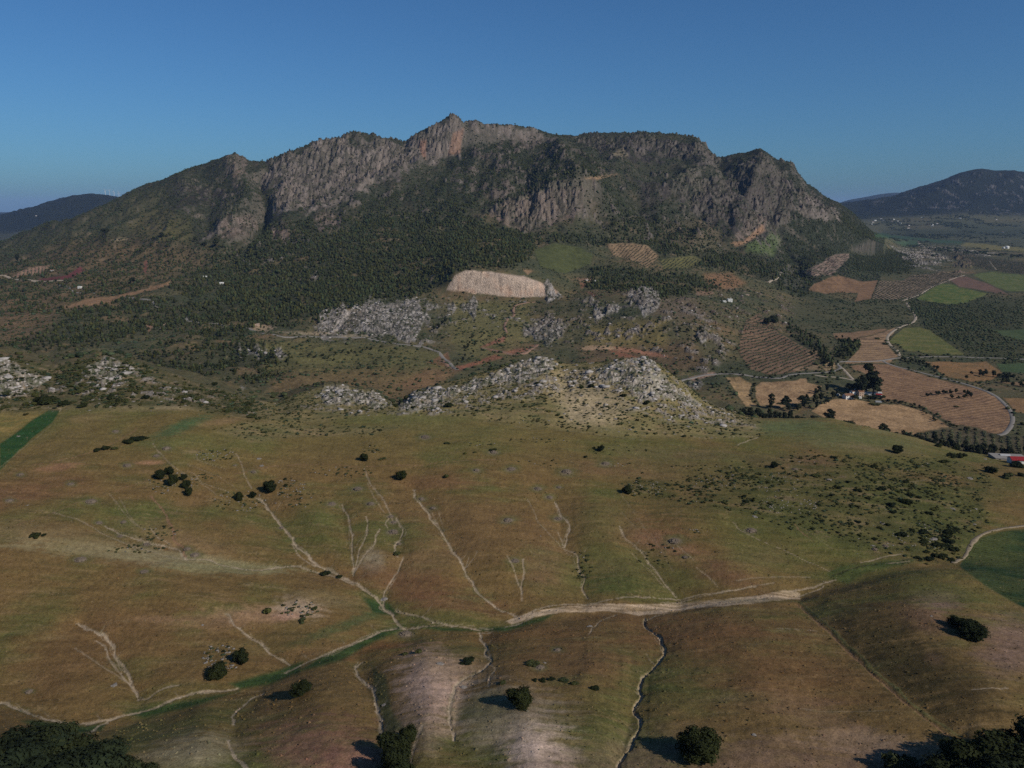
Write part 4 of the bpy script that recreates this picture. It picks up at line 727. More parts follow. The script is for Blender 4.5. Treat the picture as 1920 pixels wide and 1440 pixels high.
cls = np.where(near[Q[:, 0]], 0, 1)
cls = np.where((fy > 2450) & (fy < 5600) & (fu < .46) , 2, cls); cls = np.where((fy > 6600), 3, cls)
rg = region[Q[:, 0]]; cls = np.where(rg >= 0, 10 + rg, cls)
nameof = {0: ('ground', M_near), 1: ('valley_terrain', M_far), 2: ('mountain', M_far), 3: ('distant_hills', M_far)}
for c in np.unique(cls):
    q = Q[cls == c]; uq, inv = np.unique(q, return_inverse=True); q = inv.reshape(q.shape)
    nm, mt_ = nameof.get(int(c), (None, M_field))
    if nm is None: nm = FIELDS[c - 10][0]
    o = mesh_np(nm, V[uq], q, mt_, A[uq]); o['kind'] = 'structure'
def zmesh(px_, py_, y0=60, y1=12000):
    return hit(px_, py_, y0, y1)
print('terrain done', len(V))

# ---------------------------------------------------------------- foliage, stone, bark
def leaf_mat(name, c, mass=False):
    m, nt, b = newmat(name); tc = nt.nodes.new('ShaderNodeTexCoord')
    n = nz(nt, 1.3 if not mass else .5, 3, .6, tc.outputs['Object']); f = rampf(nt, n.outputs[0], .3, .7, .6, 1.5)
    rgb = nt.nodes.new('ShaderNodeRGB'); rgb.outputs[0].default_value = (*c, 1); cc = mul(nt, rgb.outputs[0], f)
    if mass:
        at = nt.nodes.new('ShaderNodeAttribute'); at.attribute_name = 'tint'; cc = mul(nt, cc, at.outputs['Color'])
    else:
        oi = nt.nodes.new('ShaderNodeObjectInfo'); r = nt.nodes.new('ShaderNodeValToRGB')
        r.color_ramp.elements[0].color = (.7, .75, .8, 1); r.color_ramp.elements[1].color = (1.35, 1.2, .9, 1)
        nt.links.new(oi.outputs['Random'], r.inputs[0]); cc = mul(nt, cc, r.outputs[0])
    nt.links.new(cc, b.inputs['Base Color']); return m
M_oak = leaf_mat('holm oak leaves', (.016, .021, .009)); M_shrub = leaf_mat('shrub leaves', (.042, .048, .020)); M_olive = leaf_mat('olive leaves', (.075, .082, .050))
M_pinel = leaf_mat('pine needles', (.022, .029, .014)); M_mass = leaf_mat('foliage in the mass', (.048, .055, .028), True); M_dark = leaf_mat('dark riverside leaves', (.022, .027, .014))
def plain(name, c, sc=2.0, var=.3, bump=.0, rough=.9):
    m, nt, b = newmat(name); tc = nt.nodes.new('ShaderNodeTexCoord'); n = nz(nt, sc, 5, .6, tc.outputs['Object'])
    f = rampf(nt, n.outputs[0], .3, .7, 1 - var, 1 + var); rgb = nt.nodes.new('ShaderNodeRGB'); rgb.outputs[0].default_value = (*c, 1)
    nt.links.new(mul(nt, rgb.outputs[0], f), b.inputs['Base Color']); b.inputs['Roughness'].default_value = rough
    if bump:
        bp = nt.nodes.new('ShaderNodeBump'); bp.inputs['Distance'].default_value = bump; bp.inputs['Strength'].default_value = .7
        nt.links.new(n.outputs[0], bp.inputs['Height']); nt.links.new(bp.outputs[0], b.inputs['Normal'])
    return m
M_bark = plain('bark', (.10, .075, .05), 3, .4, .05); M_stone = plain('grey limestone', (.185, .163, .143), 1.6, .35, .15); M_heap = plain('lichened field stones', (.135, .105, .078), 2.5, .4, .1); M_stone_far = plain('weathered limestone', (.32, .29, .265), .25, .4, .8)
from mathutils import noise as mn
def ico(sub):
    bm = bmesh.new(); bmesh.ops.create_icosphere(bm, subdivisions=sub, radius=1.0)
    Vv = np.array([v.co[:] for v in bm.verts]); Fc = np.array([[v.index for v in f.verts] for f in bm.faces]); bm.free(); return Vv, Fc
ICO = {k: ico(k) for k in (1, 2, 3)}
def lump(seed, sub=2, amp=.35, freq=1.6, flat=1.0, zmin=-.25):
    Vv, Fc = ICO[sub]; o = Vector((seed * 7.31, seed * 3.17, seed * 1.7))
    r = np.array([1 + amp * (mn.noise(Vector(p) * freq + o) + .55 * mn.noise(Vector(p) * freq * 2.6 + o)) for p in Vv])
    W_ = Vv * r[:, None]; W_[:, 2] *= flat; W_[:, 2] = np.maximum(W_[:, 2], zmin); return W_, Fc
def join(parts):
    Vs, Fs, o = [], [], 0
    for a, b in parts: Vs.append(a); Fs.append(b + o); o += len(a)
    return np.concatenate(Vs), np.concatenate(Fs)
def leaves(centres, radii, n, size, r):
    """n leaf clumps (triangles) spread over the skins of lobes."""
    k = r.integers(0, len(centres), n); d = r.normal(size=(n, 3)); d /= np.linalg.norm(d, axis=1)[:, None]; d[:, 2] = np.abs(d[:, 2]) * .9 + d[:, 2] * .1
    p = centres[k] + d * radii[k, None] * r.uniform(.72, 1.12, n)[:, None]
    a = r.normal(size=(n, 3)); a -= (a * d).sum(1)[:, None] * d * .6; a /= np.linalg.norm(a, axis=1)[:, None]; b = np.cross(d, a)
    s_ = size * r.uniform(.5, 1.3, n)[:, None]
    Vv = np.stack([p + a * s_, p - a * s_ * .6 + b * s_ * .8, p - a * s_ * .6 - b * s_ * .8 + d * s_ * .4], 1).reshape(-1, 3)
    return Vv, np.arange(3 * n).reshape(n, 3)
def crown(seed, nl=14, n=2600, size=.035, rx=.5, rz=.42, zc=.46, core=.8):
    """A crown one unit wide standing on the origin."""
    r = np.random.default_rng(seed); d = r.normal(size=(nl, 3)); d /= np.linalg.norm(d, axis=1)[:, None]
    q = r.uniform(.35, .72, nl)[:, None]; cen = d * q * np.array([rx, rx, rz]) + np.array([0, 0, zc]); rad = r.uniform(.15, .25, nl) * (rx / .5)
    cs = [(ICO[1][0] * rad[i] * core * np.array([1, 1, .85]) + cen[i], ICO[1][1]) for i in range(nl)]
    return join(cs + [leaves(cen, rad, n, size, r)])
def bush(seed, n=220, size=.09):
    r = np.random.default_rng(seed); nl = 7; a = r.uniform(0, 6.28, nl); q = r.uniform(.05, .32, nl)
    cen = np.stack([np.cos(a) * q, np.sin(a) * q, r.uniform(.12, .3, nl)], 1); rad = r.uniform(.15, .26, nl)
    cs = [(lump(seed + i, 1, .3)[0] * rad[i] * .95 + cen[i], ICO[1][1]) for i in range(nl)]
    return join(cs + [leaves(cen, rad, n, size, r)])
def trunk(seed, h, rad=.035, limbs=4):
    r = np.random.default_rng(seed); parts = []
    def tube(p0, p1, r0, r1, k=7):
        p0, p1 = np.array(p0, float), np.array(p1, float); d = p1 - p0; d /= np.linalg.norm(d); a = np.cross(d, [.3, .9, .2]); a /= np.linalg.norm(a); b = np.cross(d, a)
        t = np.arange(k) / k * 2 * math.pi; ring = np.cos(t)[:, None] * a + np.sin(t)[:, None] * b
        Vv = np.concatenate([p0 + ring * r0, p1 + ring * r1]); i = np.arange(k); j = (i + 1) % k
        parts.append((Vv, np.concatenate([np.stack([i, j, j + k], 1), np.stack([i, j + k, i + k], 1)])))
    top = np.array([r.uniform(-.03, .03), r.uniform(-.03, .03), h * .6]); tube((0, 0, -.12), top, rad, rad * .7)
    for i in range(limbs):
        a = i * 6.28 / limbs + r.uniform(-.4, .4); tube(top, top + np.array([math.cos(a) * .22, math.sin(a) * .22, h * r.uniform(.25, .5)]), rad * .6, rad * .25)
    return join(parts)
def boulder(seed, sub=2, flat=.6):
    a, f = lump(seed, sub, .55, 1.1, flat, -.3); a = np.round(a * 5 + .3 * np.sin(a[:, [1, 2, 0]] * 9)) / 5 * .35 + a * .65; a[:, 2] += .05; return a * .5, f
def me_of(name, vf, mat, smooth=False):
    Vv, Fc = vf; me = bpy.data.meshes.new(name); me.from_pydata(Vv.tolist(), [], Fc.tolist()); me.materials.append(mat)
    if smooth: me.polygons.foreach_set('use_smooth', np.ones(len(me.polygons), bool))
    return me
ME = {}
for i in range(4):
    ME['oak', i] = (me_of('crown', crown(100 + i, 20, 3600, .036, .5, .5, .40), M_oak), me_of('trunk', trunk(i, .4, .045), M_bark))
    ME['pine_near', i] = (me_of('crown', crown(140 + i, 18, 3400, .034, .48, .5, .62), M_pinel), me_of('trunk', trunk(i + 9, .6, .03), M_bark))
    ME['shrub', i] = me_of('shrub', bush(200 + i), M_shrub); ME['dark_shrub', i] = me_of('shrub', bush(220 + i, 420, .07), M_oak)
    ME['olive', i] = me_of('olive_tree', bush(240 + i, 60, .12), M_olive)
    ME['tree', i] = (me_of('crown', crown(260 + i, 10, 420, .07, .42, .5, .58), M_dark), me_of('trunk', trunk(i + 20, .5, .03, 3), M_bark))
    ME['tall', i] = (me_of('crown', crown(280 + i, 16, 700, .06, .30, .62, .68), M_dark), me_of('trunk', trunk(i + 30, .7, .03, 3), M_bark))
    ME['pine', i] = me_of('pine_tree', join([crown(300 + i, 5, 40, .12, .36, .5, .55), (trunk(i + 40, .5, .04, 0))]), M_pinel)
    LD = lump(500 + i, 3, .3, 2.0, 1.0, -.2); ME['boulder', i] = me_of('boulder', boulder(320 + i), M_stone)
    def heap(sd, n=46):
        r = np.random.default_rng(sd); q = []
        for j in range(n):
            a = r.uniform(0, 6.28); rr = math.sqrt(r.uniform(0, 1)) * .45; s_ = r.uniform(.05, .13) * (1.2 - rr); bv, bf = boulder(sd * 50 + j, 1, .7)
            q.append((bv * s_ * 2 + np.array([math.cos(a) * rr, math.sin(a) * rr, .34 * (1 - (rr * 2) ** 2) - .02]), bf))
        q.append((np.stack([LD[0][:, 0] * .42, LD[0][:, 1] * .42, LD[0][:, 2] * .34], 1), LD[1])); return join(q)
    ME['heap', i] = me_of('stone_heap', heap(i + 5), M_heap)
def tagp(o, label, cat, group=None):
    o['label'] = label; o['category'] = cat
    if group: o['group'] = group
def where(px_):
    return ['by the left edge', 'at far left', 'at left', 'left of centre', 'at the centre', 'right of centre', 'at right', 'at far right', 'by the right edge'][int(np.clip(px_ / 1920 * 9, 0, 8))]
ORD = 'first second third fourth fifth sixth seventh eighth ninth tenth eleventh twelfth thirteenth fourteenth fifteenth sixteenth seventeenth eighteenth nineteenth twentieth'.split()
def ordinals(obs, base):
    """Tell the members of a short row apart by their order from left to right."""
    obs = sorted(obs, key=lambda o: proj(*o.location)[0]); n = len(obs)
    for i, o in enumerate(obs):
        if n <= 40: o['label'] = (ORD[i] + ' from the left: ' if i < (n + 1) // 2 else ORD[n - 1 - i] + ' from the right: ') + base
        else: o['label'] = base + ', ' + where(proj(*o.location)[0])
def put(name, key, p, w, h, label, cat, group=None, sink=.03):
    """One plant or stone, w wide and h high, with its trunk and crown where it shows them."""
    m = ME[key, random.randrange(4)]; rz = random.uniform(0, 6.28)
    if isinstance(m, tuple):
        e = bpy.data.objects.new(name, None); C.objects.link(e); e.location = (p[0], p[1], p[2] - sink * h); e.rotation_euler = (0, 0, rz); e.scale = (w, w, h)
        a = bpy.data.objects.new('crown', m[0]); C.objects.link(a); a.parent = e; b = bpy.data.objects.new('trunk', m[1]); C.objects.link(b); b.parent = e
    else:
        e = bpy.data.objects.new(name, m); C.objects.link(e); e.location = (p[0], p[1], p[2] - sink * h); e.rotation_euler = (0, 0, rz); e.scale = (w, w * random.uniform(.85, 1.15), h)
    global _last; _last = e; tagp(e, label, cat, group); return e
def mass(name, pos, w, h, temps, mat, tint=None):
    """Uncountable growth as one mesh."""
    n = len(pos); 
    if n == 0: return None
    kk = rng.integers(0, len(temps), n); Vs, Fs, Ts, o = [], [], [], 0
    for t, (tv, tf) in enumerate(temps):
        i = np.nonzero(kk == t)[0]
        if len(i) == 0: continue
        a = rng.uniform(0, 6.28, len(i)); c, s_ = np.cos(a)[:, None], np.sin(a)[:, None]
        X = (tv[None, :, 0] * c - tv[None, :, 1] * s_) * w[i, None] + pos[i, 0:1]; Yv = (tv[None, :, 0] * s_ + tv[None, :, 1] * c) * w[i, None] + pos[i, 1:2]
        Z = tv[None, :, 2] * h[i, None] + pos[i, 2:3]
        Vs.append(np.stack([X, Yv, Z], -1).reshape(-1, 3)); Fs.append((tf[None] + (np.arange(len(i)) * len(tv))[:, None, None] + o).reshape(-1, 3)); o += len(i) * len(tv)
        tt = tint[i] if tint is not None else np.ones((len(i), 3)); Ts.append(np.repeat(np.concatenate([tt, np.ones((len(i), 1))], 1), len(tv), 0))
    ob = mesh_np(name, np.concatenate(Vs), np.concatenate(Fs), mat, np.concatenate(Ts), 'tint', smooth=False); ob['kind'] = 'stuff'; return ob
def crown_open(*a): return crown(*a)
LO = [(lump(s_, 1, .4, 1.5, .8, -.2)[0] * .5 + np.array([0, 0, .25]), ICO[1][1]) for s_ in range(6)]
def cone(seed):
    r = np.random.default_rng(seed); k = 6; q = []
    for zz, rr in ((.12, .42), (.38, .5), (.68, .34)):
        a = np.arange(k) / k * 6.283 + r.uniform(0, 1); q.append(np.stack([np.cos(a) * rr * r.uniform(.8, 1.15, k), np.sin(a) * rr * r.uniform(.8, 1.15, k), np.full(k, zz) + r.uniform(-.05, .05, k)], 1))
    Vv = np.concatenate(q + [np.array([[0, 0, 1.0]])]); Fs = []
    for l in range(2):
        for i in range(k): j = (i + 1) % k; Fs += [[l*k+i, l*k+j, l*k+k+j], [l*k+i, l*k+k+j, l*k+k+i]]
    for i in range(k): Fs.append([2*k+i, 2*k+(i+1) % k, 3*k])
    return Vv, np.array(Fs)
CO = [cone(s_) for s_ in range(5)]
MED = [bush(400 + s_, 50, .13) for s_ in range(4)]
BO = [boulder(430 + s_, 1, .65) for s_ in range(5)]

# ---------------------------------------------------------------- where things grow: chances per square metre of land
PXg, PYg = proj(GX.ravel(), GY.ravel(), GZ.ravel()); HZ = np.minimum.accumulate(PYg.reshape(NC, NR), 1)
cellA = (np.abs(GX[1:, :-1] - GX[:-1, :-1]) * np.abs(GY[:-1, 1:] - GY[:-1, :-1]))
def scatter(dens, seed, inframe=True):
    r = np.random.default_rng(seed); d = dens.reshape(NC, NR)[:-1, :-1]
    lam = d * cellA; lam = lam * (np.abs(uc[:-1]) < .80)[:, None]
    n = r.poisson(np.clip(np.nan_to_num(lam), 0, 50)); ci, ri = np.nonzero(n); rep = n[ci, ri]; ci = np.repeat(ci, rep); ri = np.repeat(ri, rep)
    a, b = r.uniform(0, 1, len(ci)), r.uniform(0, 1, len(ci))
    def bl(G): return (G[ci, ri] * (1-a) * (1-b) + G[ci+1, ri] * a * (1-b) + G[ci, ri+1] * (1-a) * b + G[ci+1, ri+1] * a * b)
    return np.stack([bl(GX), bl(GY), bl(GZ)], 1), ci, ri
def shown(pos, w, h):
    """Size in the picture, zero where the land or the frame hides it."""
    px_, py_ = proj(pos[:, 0], pos[:, 1], pos[:, 2] + h * .7); s_ = w * F / pos[:, 1]
    ci = np.clip(np.searchsorted(uc, pos[:, 0] / pos[:, 1]), 0, NC - 1)
    j = np.array([np.searchsorted(GY[c], yv) for c, yv in zip(ci, pos[:, 1])]).clip(1, NR - 1) if len(pos) < 60000 else None
    if j is not None: s_ = np.where(py_ > HZ[ci, j - 1] + 1.5, 0, s_)
    return s_ * (px_ > -5) * (px_ < 1925) * (py_ < 1445)

def at(arr, X, Y):
    ci = np.clip(np.searchsorted(uc, np.asarray(X) / np.asarray(Y)), 0, NC - 1)
    ri = np.array([np.searchsorted(GY[c], yv) for c, yv in zip(ci, np.asarray(Y))]).clip(0, NR - 1); return arr.reshape(NC, NR)[ci, ri]
ONE = np.ones(len(x), np.float32)
clump = lambda sc, sd, a=.0, b=.45: sstep(a, b, fbm(x, y, sc, 3, sd))
def tints(n, base, var=.25, warm=.15):
    l = 1 + var * rng.normal(size=(n, 1)).clip(-2, 2); w = warm * rng.normal(size=n).clip(-2, 2)
    return np.array(base) * l * np.stack([1 + w, np.ones(n), 1 - w], 1)
def part_(px_, py_, b):
    return ['upper', 'middle', 'lower'][int(np.clip((py_ - b[2]) / (b[3] - b[2]) * 3, 0, 2))] + ' ' + ['left', 'centre', 'right'][int(np.clip((px_ - b[0]) / (b[1] - b[0]) * 3, 0, 2))] + ' part'
NIND = 300
# ---- pines: the forest on the mountain's skirts, its largest 300 as trees
pos, ci, ri = scatter(.024 * dens_pine * (y < 4300) * (region < 0), 1)
w = (rng.gamma(6, .75, len(pos)) + .6).clip(2, 9) * (1 - .25 * (pos[:, 1] > 3000)); h = w * rng.uniform(1.0, 1.5, len(pos))
near_i = np.argsort(pos[:, 1])[:6000]; sh = shown(pos[near_i], w[near_i], h[near_i]); pick = near_i[np.argsort(-sh)[:NIND]]
rest = np.ones(len(pos), bool); rest[pick] = False
for i in pick:
    put('pine_tree', 'pine', pos[i], w[i], h[i], ('tall' if h[i] > 8.5 else 'low') + ' dark pine in the nearest woods beyond the ridge, ' + where(proj(*pos[i])[0]) + (', upper edge' if proj(*pos[i])[1] < 655 else ', lower edge' if proj(*pos[i])[1] > 690 else ', middle'), 'tree', 'pines at the near edge of the woods')
mass('pine_forest', pos[rest] - [0, 0, .3], w[rest], h[rest], CO + LO[:3], M_mass, tints(rest.sum(), (.66, .66, .52), .3, .12))
print('pines', len(pos))
# ---- scrub of the valley and the mountain
fr = (~near) & (region < 0)
open_ = 1 - .75 * clump(120, 811, .05, .5)
d = fr * (y < 2600) * (.0105 * (1 + .8 * sstep(-.2, -.4, u)) * open_ * (1 - dens_pine) * (1 - .55 * rockf)) * (.35 + clump(45, 813, -.3, .4))
d = d + fr * (y >= 2600) * (y < 4700) * .0062 * (1 - dens_pine) * (1 - .55 * rockf) * (.5 + clump(90, 815, -.2, .4)) * (u < .47)
d = d + fr * (y > 3000) * (y < 7500) * (u > .40) * .0008 * clump(150, 817, -.1, .3)
d = d + fr * v.poly([(1720,575),(1920,575),(1920,690),(1830,668),(1740,612),(1700,575)], 1200, 3300, 8) * .02 * clump(60, 819, -.5, .2)
pos, ci, ri = scatter(np.clip(d, 0, 1) * (1 - rock_mask(v, ROCKS[0])), 2)
w = np.where(pos[:, 1] < 2600, rng.gamma(4, .75, len(pos)) + 1.0, rng.gamma(4, 1.2, len(pos)) + 2.0).clip(1, 9); h = w * rng.uniform(.5, .95, len(pos))
mass('scrub', pos - [0, 0, .2], w, h, LO, M_mass, tints(len(pos), (.8, .85, .8), .25, .12)); print('far scrub', len(pos))
d = (y > 4300) * (y < 9600) * (u > .42) * .0011 * sstep(.02, .3, fbm(x, y * .8, 420, 4, 851) + .3 * fbm(x, y, 90, 2, 853)) * (region < 0)
pos, ci, ri = scatter(d, 12); w = rng.uniform(9, 24, len(pos)); mass('far_tree_cover', pos, w, w * .6, LO, M_mass, tints(len(pos), (.5, .55, .5), .25, .1)); print('far cover', len(pos))
cliffm = rock_mask(v, ROCKS[0])
# pale blocks of rock strewn over the outcrops
d = (1 - cliffm) * rockf * (.004 * (y < 2600) * (y > 800)) + .03 * rockf * near
pos, ci, ri = scatter(d, 3); w = np.where(pos[:, 1] > 800, rng.gamma(3, 1.1, len(pos)) + 1.5, rng.gamma(2.2, .8, len(pos)) + .8).clip(.6, 9); h = w * rng.uniform(.5, .8, len(pos))
mass('rock_rubble', pos, w, h, BO, M_stone_far); print('rubble', len(pos))
# ---- shrubs of the near hill
m_near_sh = .14 * m_sh1 * (.25 + clump(28, 821, -.25, .35)) + .10 * m_slope * (.3 + clump(22, 823, -.3, .4)) + .10 * m_p2 + .15 * m_left * (.3 + clump(26, 825, -.35, .3))
m_near_sh = m_near_sh * (1 - .45 * rockf) * (1 - .75 * v.poly([(0,882),(0,765),(112,765),(60,822)], 60, 640, 4))
pos, ci, ri = scatter(m_near_sh * near, 4)
isl = at(m_left, pos[:, 0], pos[:, 1]) > .5
w = np.where(isl, rng.gamma(3, .65, len(pos)) + .9, rng.gamma(3, .38, len(pos)) + .6).clip(.6, 5.5); h = w * rng.uniform(.45, .8, len(pos))
sh = shown(pos, w, h); order = np.argsort(-sh)
SH_POS, SH_W, SH_H, SH_ORD = pos, w, h, order
print('near scrub', len(pos))
gp_, ci, ri = scatter(near * (y > 115) * (y < 470) * (y < yF) * (.22 + .25 * clump(9, 841, -.1, .4)), 6)
print('tufts', len(gp_)); w = rng.gamma(3, .14, len(gp_)).clip(.15, 1.2); cl_ = at(col[:, 0].astype(np.float32), gp_[:, 0], gp_[:, 1]); cg_ = at(col[:, 1], gp_[:, 0], gp_[:, 1]); cb_ = at(col[:, 2], gp_[:, 0], gp_[:, 1])
tv = np.array([[.5, 0, 0], [-.25, .43, 0], [-.25, -.43, 0], [0, 0, 1.0]]); TF = [(tv, np.array([[0, 1, 3], [1, 2, 3], [2, 0, 3]]))]
M_tuft, nt_, b_ = newmat('grass tufts'); a_ = nt_.nodes.new('ShaderNodeAttribute'); a_.attribute_name = 'tint'; nt_.links.new(a_.outputs['Color'], b_.inputs['Base Color'])
l_ = rng.uniform(.55, 1.12, (len(gp_), 1)); mass('grass_tufts', gp_ - [0, 0, .03], w, w * .55, TF, M_tuft, np.stack([cl_, cg_, cb_], 1) * l_ * np.stack([rng.uniform(.85, 1.1, len(gp_)), np.ones(len(gp_)), rng.uniform(.95, 1.15, len(gp_))], 1))
# ---- boulders of the stony hillside and the ridge
pos, ci, ri = scatter(near * (.012 * m_sh1 * clump(25, 831, 0, .4) + .010 * m_left + .006 * m_slope + .02 * rockf + .0002 * (y < yF)), 5)
w = rng.gamma(2.2, .45, len(pos)).clip(.35, 3.6) + .3; h = w * rng.uniform(.5, .85, len(pos))
sh = shown(pos, w, h); order = np.argsort(-sh); pick = order[:260]; rest = np.ones(len(pos), bool); rest[pick] = False
for i in pick:
    px_, py_ = proj(*pos[i]); hill = pos[i][1] < lineY(6, pos[i][0] / pos[i][1])
    if hill and px_ > 1150: lb, gp = 'pale grey boulder on the stony slope at right, ' + part_(px_, py_, (1170, 1850, 860, 1050)), 'boulders on the stony slope'
    elif hill: lb, gp = 'small pale stone lying alone in the dry grass field, ' + where(px_), 'stones in the grass field'
    elif px_ < 560: lb, gp = 'pale limestone boulder on the shrubby hill at left, ' + part_(px_, py_, (0, 560, 680, 780)), 'boulders on the left hill'
    else: lb, gp = ('large' if w[i] > 2.2 else 'small') + ' pale limestone boulder on the near rocky ridge, ' + part_(px_, py_, (560, 1430, 670, 800)), 'boulders on the near ridge'
    put('boulder', 'boulder', pos[i], w[i], h[i], lb, 'boulder', gp, .05)
mass('stone_scatter', pos[rest], w[rest], h[rest], BO, M_stone); print('boulders', len(pos))
# ---- olive groves, planted in rows
OL = {8: (15, 8, 5.2), 13: (13, 40, 9), 14: (16, 10, 9), 22: (11, 38, 7.5), 23: (11, 25, 11), 24: (10, 25, 10), 27: (11, 60, 11), 29: (9, 30, 8)}
op = []
for fi, (rs, an, ts) in OL.items():
    k = np.nonzero(region == fi)[0]
    if len(k) == 0: continue
    cx, cy = x[k].mean(), y[k].mean(); R_ = max(np.ptp(x[k]), np.ptp(y[k])) * .75; a = math.radians(an)
    rr = np.arange(-R_, R_, rs); tt = np.arange(-R_, R_, ts); A_, B_ = np.meshgrid(rr, tt)
    A_ = A_ + rng.normal(0, .5, A_.shape); B_ = B_ + rng.normal(0, .6, B_.shape)
    X = (cx + A_ * math.cos(a) + B_ * math.sin(a)).ravel(); Yv = (cy - A_ * math.sin(a) + B_ * math.cos(a)).ravel()
    ok = (at(region, X, Yv) == fi) & (rng.uniform(0, 1, len(X)) > .06) & (at(region, X, Yv + ts * .5) == fi)
    X, Yv = X[ok], Yv[ok]; print('olives', fi, len(X)); wv = {22: 4.6, 29: 5.6, 8: 4.4}.get(fi, 5.0)
    op.append(np.stack([X, Yv, land(X, Yv) - .1, np.full(len(X), wv) * rng.uniform(.75, 1.2, len(X)), np.full(len(X), fi)], 1))
op = np.concatenate(op); w = op[:, 3]; h = w * .8; sh = shown(op[:, :3], w, h); pick = np.argsort(-sh)[:NIND]; rest = np.ones(len(op), bool); rest[pick] = False
OLN = {8: ('grey green olive bush in the striped grove above the green field', 'olives in the striped grove'), 22: ('round olive tree in the brown grove left of the farm', 'olives in the grove left of the farm'), 29: ('olive tree in the dark grove below the ploughed field', 'olives below the ploughed field')}
OB = {}
for i in pick: q_ = proj(*op[i, :3]); OB.setdefault(int(op[i, 4]), []).append(q_)
OB = {k_: (min(a[0] for a in q_), max(a[0] for a in q_) + 1, min(a[1] for a in q_), max(a[1] for a in q_) + 1) for k_, q_ in OB.items()}
for i in pick:
    lb, gp = OLN.get(int(op[i, 4]), ('olive tree in a far orchard on pale soil', 'olives in the far orchards')); lb += ', ' + part_(*proj(*op[i, :3]), OB[int(op[i, 4])]); put('olive_tree', 'olive', op[i, :3], w[i], h[i], lb, 'olive tree', gp)
mass('olive_grove', op[rest, :3], w[rest], h[rest], LO, M_mass, tints(rest.sum(), (1.1, 1.1, 1.3), .15, .05))
# ---- trees of the valley floor: hedges, riverside belts and clumps
def belt(P, n, wd, hh, spread, label, group, key='tree', name='riverside_tree', y0=800, y1=2600):
    P = np.array(P, float); sl_ = np.r_[0, np.cumsum(np.hypot(*np.diff(P, axis=0).T))]; t = np.sort(rng.uniform(0, sl_[-1], n)) * .15 + np.linspace(0, sl_[-1], n) * .85
    W_ = hit(P[:, 0], P[:, 1], y0, y1); X = np.interp(t, sl_, W_[:, 0]) + rng.normal(0, spread, n); Yv = np.interp(t, sl_, W_[:, 1]) + rng.normal(0, spread * 1.3, n)
    Z = land(X, Yv)
    obs = []
    for i in range(n):
        ww = rng.uniform(*wd); obs.append(put(name, key, (X[i], Yv[i], Z[i]), ww, rng.uniform(*hh), label, 'tree', group))
    ordinals(obs, label)
belt([(1345,776),(1400,783),(1450,788),(1500,792),(1545,797)], 52, (6,11), (7,13), 5, 'dark riverside tree in the belt behind the green slope', 'riverside trees behind the green slope')
belt([(1545,800),(1600,806),(1640,815),(1700,821),(1760,833)], 22, (5,9), (5,9), 4, 'low dark tree along the lower edge of the wheat field', 'trees below the wheat field')
belt([(1735,830),(1790,845),(1850,852),(1920,860)], 46, (7,11), (8,13), 7, 'dark tree in the dense belt above the red roofed barn', 'trees above the red roofed barn')
belt([(1655,755),(1690,757),(1730,768),(1745,785),(1780,798),(1820,808)], 30, (4,7), (3,6), 2, 'hedge tree between the wheat field and the ploughed field', 'hedge between wheat and ploughed field')
belt([(1510,752),(1540,742),(1560,735),(1555,750),(1520,765),(1480,770)], 20, (7,12), (8,16), 6, 'dark tree in the clump left of the white farm', 'trees left of the farm')
belt([(1738,744),(1765,740),(1800,738),(1825,745),(1790,748)], 20, (6,9), (5,9), 3, 'tree on the green island inside the ploughed field', 'trees on the island in the ploughed field')
belt([(1690,675),(1720,682),(1755,694),(1762,700)], 16, (5,9), (5,9), 3, 'tree along the road above the ploughed field', 'trees along the road above the ploughed field')
belt([(1820,708),(1850,702),(1890,712),(1930,730)], 24, (7,11), (7,11), 8, 'dark tree in the thicket at the right edge of the valley', 'thicket at the right edge')
belt([(1415,722),(1408,738),(1414,755)], 8, (5,8), (3,5), 2, 'bush on the dark strip between two wheat fields', 'bushes between the wheat fields')
belt([(1350,700),(1400,705),(1460,708),(1500,705)], 14, (4,7), (3,6), 3, 'roadside tree above the wheat fields', 'trees along the road above the wheat fields')
belt([(1520,660),(1545,675),(1560,690)], 14, (6,10), (7,12), 6, 'dark tree in the wooded gully beside the quarry', 'trees in the wooded gully')
belt([(1580,636),(1600,640),(1600,655),(1575,670)], 14, (6,10), (6,9), 6, 'dark tree in the copse left of the striped stubble field', 'trees in the copse by the stubble field')
belt([(1270,618),(1300,640),(1330,625),(1220,626),(1195,625)], 9, (8,12), (8,12), 4, 'large dark tree on the scrubby knoll above the red track', 'trees on the scrubby knoll')
belt([(838,602),(828,610),(812,620)], 4, (8,13), (8,12), 2, 'dark pine beside the pale crag above the road', 'pines beside the pale crag')
belt([(870,655),(895,640),(900,625),(880,668),(860,690)], 16, (5,8), (5,8), 6, 'small pine on the slope right of the curving road', 'pines right of the curving road')
belt([(590,668),(620,672),(650,664),(690,655)], 14, (5,8), (5,8), 5, 'small tree on the green flat below the road', 'trees on the flat below the road')

